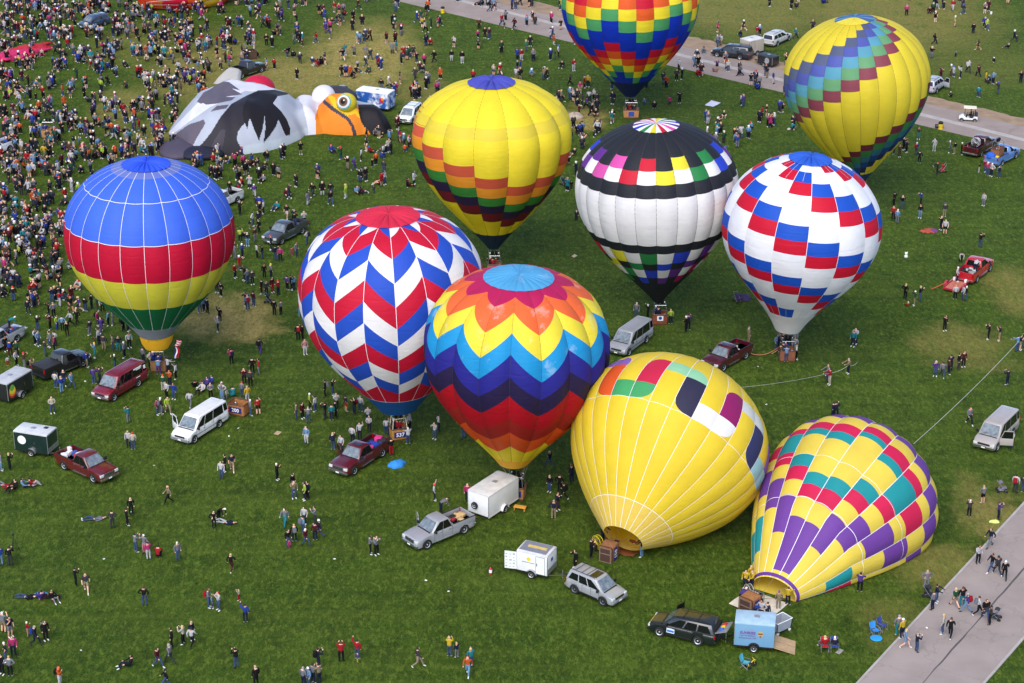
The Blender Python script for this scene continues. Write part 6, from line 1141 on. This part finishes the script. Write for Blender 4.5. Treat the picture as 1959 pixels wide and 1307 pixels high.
def build_things():
    C = lambda ox, oy, s: (lambda x, y: (ox + x / s, oy + y / s)); A = C(400, 620, 3.914); B = C(750, 780, 3.914); D = C(1200, 973, 3.914); E_ = C(1459, 973, 3.914)
    g = gnd(*A(228, 668)); b = basket(None, Matrix(), '200', (176, 116, 60), frame=False, name='balloon_basket', w=1.7, d=1.3); b.location = g; b.rotation_euler = (0, 0, radians(-24)); tag(b, 'wicker basket with number 200 banner standing behind white van', 'basket', 'loose baskets')
    g = gnd(95, 262); b = basket(None, Matrix(), None, (186, 140, 84), name='balloon_basket', w=1.8, d=1.3); b.location = g; tag(b, 'pale wicker basket with burner frame standing in the dense crowd', 'basket', 'loose baskets')
    g = gnd(478, 112); b = basket(None, Matrix(), None, (96, 70, 48), name='balloon_basket', w=1.8, d=1.4); b.location = g; b.rotation_euler = (0, 0, .5); tag(b, 'dark wicker basket beyond black pickup by bird balloon', 'basket', 'loose baskets')
    o = MB(); x, y = C(0, 973, 3.914)(112, 330); g = gnd(x, y); t = thing('camera_tripod', 'black tripod with camera beside person in black top', 'tripod', g)
    for k in range(3): a = k * 2.09 + .4; MB().tube([(.42 * cos(a), .42 * sin(a), 0), (0, 0, 1.35)], .022, 5).build('leg', TRIM, t)
    MB().tube([(0, 0, 1.25), (0, 0, 1.55)], .025, 6).build('centre_column', TRIM, t); pbox(t, 'camera', TRIM, -.09, .09, -.06, .06, 1.54, 1.68, .02); MB().lathe([(.05, 0), (.06, .16), (0, .16)], 10, Matrix.Translation((0, .06, 1.61)) @ Matrix.Rotation(-pi / 2, 4, 'X')).build('lens', TRIM, t)
    heap('envelope_bag', 'crumpled bright blue envelope bag on grass beside maroon pickup', 'bag', *A(1410, 1060), .8, .5, .5, (40, 130, 206), 3, .6)
    heap('blue_bag', 'small blue bag lying at tail of bird balloon', 'bag', 312, 278, .9, .6, .3, (40, 80, 190), 4); heap('yellow_bag', 'pale green and yellow bag on grass near footpath kerb', 'bag', 1903, 999, .4, .22, .2, (206, 220, 120), 5)
    heap('collapsed_envelope', 'deflated pink and red balloon envelope stretched across grass in crowd', 'balloon', 15, 112, 5.2, 2.0, .9, (190, 30, 90), 6, .75, rough=True)
    heap('collapsed_envelope', 'crumpled red end of deflated envelope beside its pink part', 'balloon', 50, 98, 3.4, 1.5, .8, (176, 30, 46), 8, .8, rough=True); heap('picnic_pile', 'purple and black pile of bags with stroller gear under white balloon', 'bags', 1422, 572, .9, .6, .5, (60, 44, 84), 9)
    heap('picnic_blanket', 'crumpled red and orange blanket near people photographing', 'blanket', 1777, 442, .85, .6, .14, (176, 70, 54), 15, .2, rough=True); heap('picnic_bag', 'purple bag on crumpled red blanket', 'bag', 1787, 443, .4, .35, .3, (110, 44, 120), 16); sheet('picnic_blanket', 'bright blue blanket under group lying on grass', 'blanket', [(66, 1138), (78, 1131), (92, 1136), (80, 1147)], (70, 150, 200))
    sheet('ground_sheet', 'large pale lilac sheet spread flat on grass by the road', 'sheet', [C(1200, 0, 3.914)(580, 790), C(1200, 0, 3.914)(630, 753), C(1200, 0, 3.914)(700, 772), C(1200, 0, 3.914)(645, 802)], (206, 206, 222), .02, .03)
    K = C(1380, 1080, 12.21); tp = sheet('launch_tarp', 'cream tarpaulin spread in front of checked balloon mouth', 'tarpaulin', [K(170, 930), K(640, 590), K(1570, 930), K(1100, 1300)], (214, 204, 186), .03, .05)
    sheet('wooden_board', 'small tan board lying on grass left of blue chevron balloon', 'board', [A(482, 828), A(510, 803), A(545, 812), A(518, 836)], (176, 152, 116), .05, .005); sheet('wooden_board', 'tan board lying on grass beyond sunrise chevron balloon', 'board', [(1093, 491), (1099, 487), (1105, 490), (1098, 494)], (190, 172, 140), .05, .005)
    sheet('stone_plaque', 'grey stone plaque in grass beside seated people', 'plaque', [E_(542, 1085), E_(575, 1053), E_(607, 1065), E_(575, 1097)], (150, 146, 138), .05, .005); sheet('stone_plaque', 'pale plaque in grass near yellow spiral balloon', 'plaque', [(1505, 248), (1509, 245), (1514, 247), (1509, 250)], (196, 194, 186), .05, .005)
    g = gnd(*B(958, 765)); t = thing('step_bench', 'low orange wooden step beside white trailer', 'bench', g, radians(-18)); om = mat('orange_wood', (206, 146, 54), rough=.7); pbox(t, 'step_top', om, -.5, .5, -.25, .25, .26, .31, .01)
    for s in (-1, 1): pbox(t, 'leg', om, s * .42 - .03, s * .42 + .03, -.22, .22, 0, .26)
    g = gnd(*B(738, 1245)); t = thing('fire_extinguisher', 'red fire extinguisher with white label on grass', 'extinguisher', g); MB().lathe([(0, 0), (.11, .01), (.12, .06), (.12, .46), (.07, .56), (.03, .6), (0, .6)], 14).build('cylinder', mat('signal_red', (190, 28, 34), rough=.35), t); MB().lathe([(.122, .14), (.124, .14), (.124, .40), (.122, .40)], 14).build('label_band', MATS['white_paint'], t); MB().box(-.04, .14, -.02, .02, .6, .66).build('handle', TRIM, t); MB().tube([(-.03, 0, .62), (-.16, 0, .55), (-.17, 0, .2)], .018, 5).build('hose', TRIM, t)
    k = fan_guard(None, gnd(*B(1540, 1062)), .55, radians(35), (226, 200, 40)); tag(k, 'yellow caged inflator fan beside tipped basket 521', 'fan', 'inflator fans')
    k = fan_guard(None, gnd(*K(640, 830)), .6, radians(20), (196, 186, 170)); tag(k, 'grey caged inflator fan on cream tarpaulin', 'fan', 'inflator fans')
    g = gnd(*D(1140, 915)); t = thing('bag_cart', 'grey canvas cart on wheels behind pale blue trailer', 'cart', g, radians(38)); gm = mat('grey_canvas', (150, 156, 166), rough=.8)
    mb = MB(); P = np.array([[(x * f, y * f, z) for x, y in rrect(.75, .5, .05, 2)] for f, z in ((.9, .28), (1, 1.05), (.95, 1.05), (.86, .34))]); mb.grid(P, closed=True); mb.quad([(x * .86, y * .86, .34) for x, y in rrect(.75, .5, .05, 2)]); mb.build('bin', gm, t)
    MB().tube([(.75, .5, 1.05), (-.75, .5, 1.05), (-.75, -.5, 1.05), (.75, -.5, 1.05), (.75, .5, 1.05)], .035, 5).build('rim_bar', MATS['white_paint'], t)
    for sx in (-1, 1):
        for sy in (-1, 1): MB().tube([(sx * .72, sy * .47, .3), (sx * .75, sy * .5, 1.05)], .025, 5).build('corner_post', TRIM, t); w_ = MB().lathe([(0, -.03), (.12, -.03), (.12, .03), (0, .03)], 12, Matrix.Rotation(pi / 2, 4, 'X')).build('caster', MATS['white_paint'], t); w_.location = (sx * .6, sy * .42, .13); pbox(w_, 'caster_fork', TRIM, -.03, .03, -.05, .05, .08, .2)
    chair('bright blue folding chair near footpath with blue disc beside it', *E_(838, 945), (40, 130, 200), radians(30)); chair('dark blue folding chair behind bright blue chair', *E_(893, 910), (40, 60, 130), radians(40)); chair('red folding chair with person seated on grass by path', *E_(462, 1062), (190, 34, 44), radians(0)); chair('blue folding chair with person seated beside red chair', *E_(535, 1062), (40, 70, 150), radians(0)); chair('teal folding chair standing alone beside yellow tricycle', *D(882, 1190), (60, 160, 180), radians(60))
    g = gnd(*E_(850, 975)); o = MB().lathe([(0, .0), (.4, .02), (.44, .06), (.4, .09), (0, .1)], 20).build('blue_disc', mat('disc_blue', (40, 150, 214))); o.location = g; tag(o, 'flat bright blue disc on grass before folding chairs', 'disc')
    g = gnd(*D(925, 1190)); t = thing('tricycle', 'small yellow tricycle beside teal folding chair', 'tricycle', g, radians(30)); ym = mat('toy_yellow', (230, 190, 40), rough=.4)
    for x, y, r in ((.32, 0, .2), (-.25, .2, .14), (-.25, -.2, .14)): w_ = MB().lathe([(r * .65, -.025), (r, -.025), (r, .025), (r * .65, .025)], 14, Matrix.Rotation(pi / 2, 4, 'X')).build('wheel', RUB, t); w_.location = (x, y, r)
    MB().tube([(.32, 0, .2), (.26, 0, .6), (-.05, 0, .36), (-.25, 0, .3)], .03, 6).tube([(-.25, .2, .14), (-.25, 0, .3), (-.25, -.2, .14)], .02, 5).build('frame', ym, t); MB().tube([(.25, .22, .64), (.26, 0, .6), (.25, -.22, .64)], .018, 5).build('handlebar', ym, t); pbox(t, 'seat', TRIM, -.2, .02, -.09, .09, .37, .42, .02)
    g = gnd(1100, 226); r = np.random.default_rng(5); P = np.array([[(1.0 * cos(t) * cos(u) * (1 + .12 * sin(3 * u + 1)) * (1 + .08 * sin(7 * t + u)), .8 * cos(t) * sin(u) * (1 + .1 * sin(2 * u)), .75 * sin(t) * (1 + .08 * sin(5 * u))) for u in np.linspace(0, 2 * pi, 19)[:-1]] for t in np.linspace(-.1, pi / 2, 9)]); o = MB().grid(P, closed=True).build('boulder', mat('boulder_stone', (166, 150, 138), rough=.95, var=.3, vscale=2, bump=1, bscale=3)); o.location = g; tag(o, 'pale rounded boulder in worn grass beside yellow stepped balloon', 'boulder')
    def barrel(label, px, py, cols, lie=False):
        g = gnd(px, py); t = thing('waste_barrel', label, 'barrel', g, 0, 'waste barrels'); M_ = Matrix.Translation((0, 0, .3)) @ Matrix.Rotation(pi / 2, 4, 'Y') if lie else Matrix(); MB().lathe([(.0, 0), (.27, 0), (.29, .03), (.28, .3), (.29, .32), (.28, .6), (.29, .88), (.26, .88), (.25, .1), (0, .1)], 18, M_).build('drum', mat('drum_%d' % cols[0][0], cols[0], rough=.5), t); MB().lathe([(.3, .7), (.31, .9), (.2, .98), (.18, .9)], 18, M_).build('liner', mat('liner_%d' % cols[1][0], cols[1], rough=.5), t)
    barrel('yellow waste barrel with black liner at edge of road', 1799, 247, ((232, 196, 30), (30, 30, 32))); barrel('black waste barrel lying beside yellow one', 1789, 246, ((44, 46, 50), (50, 52, 56)), True); barrel('yellow waste barrel where crowd meets the road', 847, 25, ((232, 196, 30), (30, 30, 32)))
    o = MB().lathe([(0, 0), (.14, 0), (.17, .36), (.15, .36), (.12, .03), (0, .03)], 14).build('white_bucket', MATS['white_paint']); o.location = gnd(1896, 27); tag(o, 'white bucket on straw-coloured grass beyond road', 'bucket')
    g = gnd(1733, 494); t = thing('plush_toy', 'small white plush toy left alone on grass', 'toy', g); wm = MATS['white_paint']; MB().lathe([(max(0, .2 * cos(a)), .2 + .2 * sin(a)) for a in np.linspace(-pi / 2, pi / 2, 9)], 12).build('toy_body', wm, t); MB().lathe([(max(0, .15 * cos(a)), .52 + .15 * sin(a)) for a in np.linspace(-pi / 2, pi / 2, 9)], 12).build('toy_head', wm, t)
    for s in (-1, 1): MB().lathe([(max(0, .06 * cos(a)), .66 + .06 * sin(a)) for a in np.linspace(-pi / 2, pi / 2, 7)], 8, Matrix.Translation((s * .1, 0, 0))).build('toy_ear', wm, t)
    for lab, px, py, rz, c in (('black stroller between people beside footpath kerb', *E_(1238, 665), 1.0, (36, 38, 44)), ('dark stroller pushed along the footpath', *E_(1742, 830), -2.0, (44, 50, 56)), ('stroller with white hood near beige van', 1915, 941, 1.6, (120, 110, 124)), ('stroller with red hood pushed across grass', 1803, 330, -1.3, (176, 30, 40)), ('black stroller beside group near straw-coloured patch', 514, 580, 1.2, (32, 34, 40)), ('purple stroller under white balloon', 1410, 578, .4, (64, 50, 90)), ('black stroller by grass left of silver van', 1078, 355, .7, (40, 40, 48))): stroller(lab, px, py, rz, c)
    # ropes and straps
    a = vpl(1419, 741, 143.5); b = gnd(1585, 733) + np.array([0, 0, 1.0]); c = gnd(1622, 716) + np.array([0, 0, .9]); d = gnd(1640, 694); rope('white crown rope running from lying yellow balloon to two people', [a, b, c, d], .014, sag=.15)
    a = vpl(1748, 849, 145.5); b = gnd(1948, 672) + np.array([0, 0, 1.1]); rope('long white crown rope stretched from lying checked balloon across grass', [a, b], .018, sag=.3)
    f = gnd(1429, 683) + np.array([0, 0, .55]); h = gnd(1496, 676) + np.array([0, 0, 1.0]); rope('orange strap from maroon pickup to white balloon basket', [f, h], .035, (196, 120, 86), .7, 'tether_strap'); rope('tan strap hanging below orange strap behind maroon pickup', [f + np.array([0, .3, 0]), h + np.array([.3, .2, 0])], .03, (206, 170, 130), .95, 'tether_strap')
    sc = MB().box(-.09, .09, -.06, .06, 0, .012).mesh('paper_scrap', MATS['white_paint'], False)
    for i, (px, py) in enumerate(((163, 730), (199, 1070), (155, 1245), (295, 891), (456, 820), (438, 835), (815, 1111), (858, 1132), (1450, 702), (1466, 775), (1466, 774), (1773, 1202), (1610, 1010), (640, 1070), (250, 980))): o = obj('paper_scrap', sc); o.location = gnd(px, py) + np.array([0, 0, .03]); o.rotation_euler = (.2, .1, i); tag(o, 'small white paper scrap lying on the grass', 'litter', 'paper scraps on the grass')
def marks():
    for px, py, n in ((388, 832, 'near the white van'), (240, 755, 'near the maroon van'), (1218, 670, 'near the silver van'), (1915, 850, 'near the beige van'), (130, 715, 'near the black pickup'), (150, 910, 'near the dark red pickup'), (705, 892, 'near the maroon pickup'), (850, 1036, 'near the silver pickup'), (940, 980, 'near the white trailer'), (1400, 700, 'near the maroon pickup'), (1880, 530, 'near the red pickup'), (1829, 551, 'near the red trailer'),
                      (558, 458, 'near the grey pickup'), (1127, 1148, 'near the silver suv'), (1298, 1225, 'near the black suv'), (1435, 1240, 'near the blue trailer'), (33, 745, 'near the black trailer'), (78, 868, 'near the green trailer'), (303, 708, 'at the blue balloon basket'), (763, 838, 'at basket 537'), (988, 951, 'at the chevron balloon basket'), (1262, 618, 'at the black balloon basket'), (1505, 688, 'at the white balloon basket'), (457, 790, 'by basket 200'),
                      (1180, 1050, 'at the yellow balloon mouth'), (1450, 1140, 'at the checked balloon mouth'), (1700, 1110, 'beside the checked balloon'), (1470, 1245, 'by the wooden ramp'), (30, 1055, 'by the tripod'), (80, 1140, 'by the blue blanket'), (1100, 1000, 'left of the yellow balloon'), (1850, 1150, 'on the footpath'), (1780, 1225, 'on the footpath'), (1820, 1190, 'on the footpath'), (1870, 1110, 'on the footpath'), (1900, 1000, 'by the footpath kerb'), (1770, 1140, 'by the stroller'), (1580, 1240, 'by the stone plaque'),
                      (1780, 445, 'by the red blanket'), (1733, 494, 'by the plush toy'), (1888, 290, 'near the fan pickup'), (1925, 312, 'near the blue pickup'), (1803, 330, 'by the red stroller'), (1799, 247, 'near the yellow barrel'), (1590, 735, 'holding the crown rope'), (1820, 710, 'on worn grass'), (1940, 665, 'holding the long rope'), (1630, 650, 'right of the white balloon'), (430, 620, 'on the straw patch'), (500, 660, 'below the straw patch'), (1005, 1072, 'by the white small trailer'), (940, 1095, 'near the extinguisher'),
                      (200, 1020, 'on open grass'), (275, 1160, 'on open grass'), (350, 1220, 'on open grass'), (60, 1240, 'at the field corner'), (440, 1130, 'on open grass'), (580, 1020, 'in the strolling group'), (720, 1060, 'on open grass'), (670, 1260, 'on open grass'), (890, 1260, 'on open grass'), (800, 1270, 'on open grass'), (600, 1300, 'in the photographing group'), (620, 790, 'in the watching group'), (320, 745, 'behind the maroon van'), (200, 640, 'left of the blue balloon'), (540, 570, 'right of the blue balloon'), (770, 888, 'by the blue bag'), (25, 660, 'near the silver pickup')):
        g = gnd(px, py); MARKS.append((g[0], g[1], n))
build_bird(); build_people(); build_crowd(); build_things(); marks(); label_people()
print('OBJECTS', len(bpy.data.objects), 'PEOPLE', len(PEOPLE))
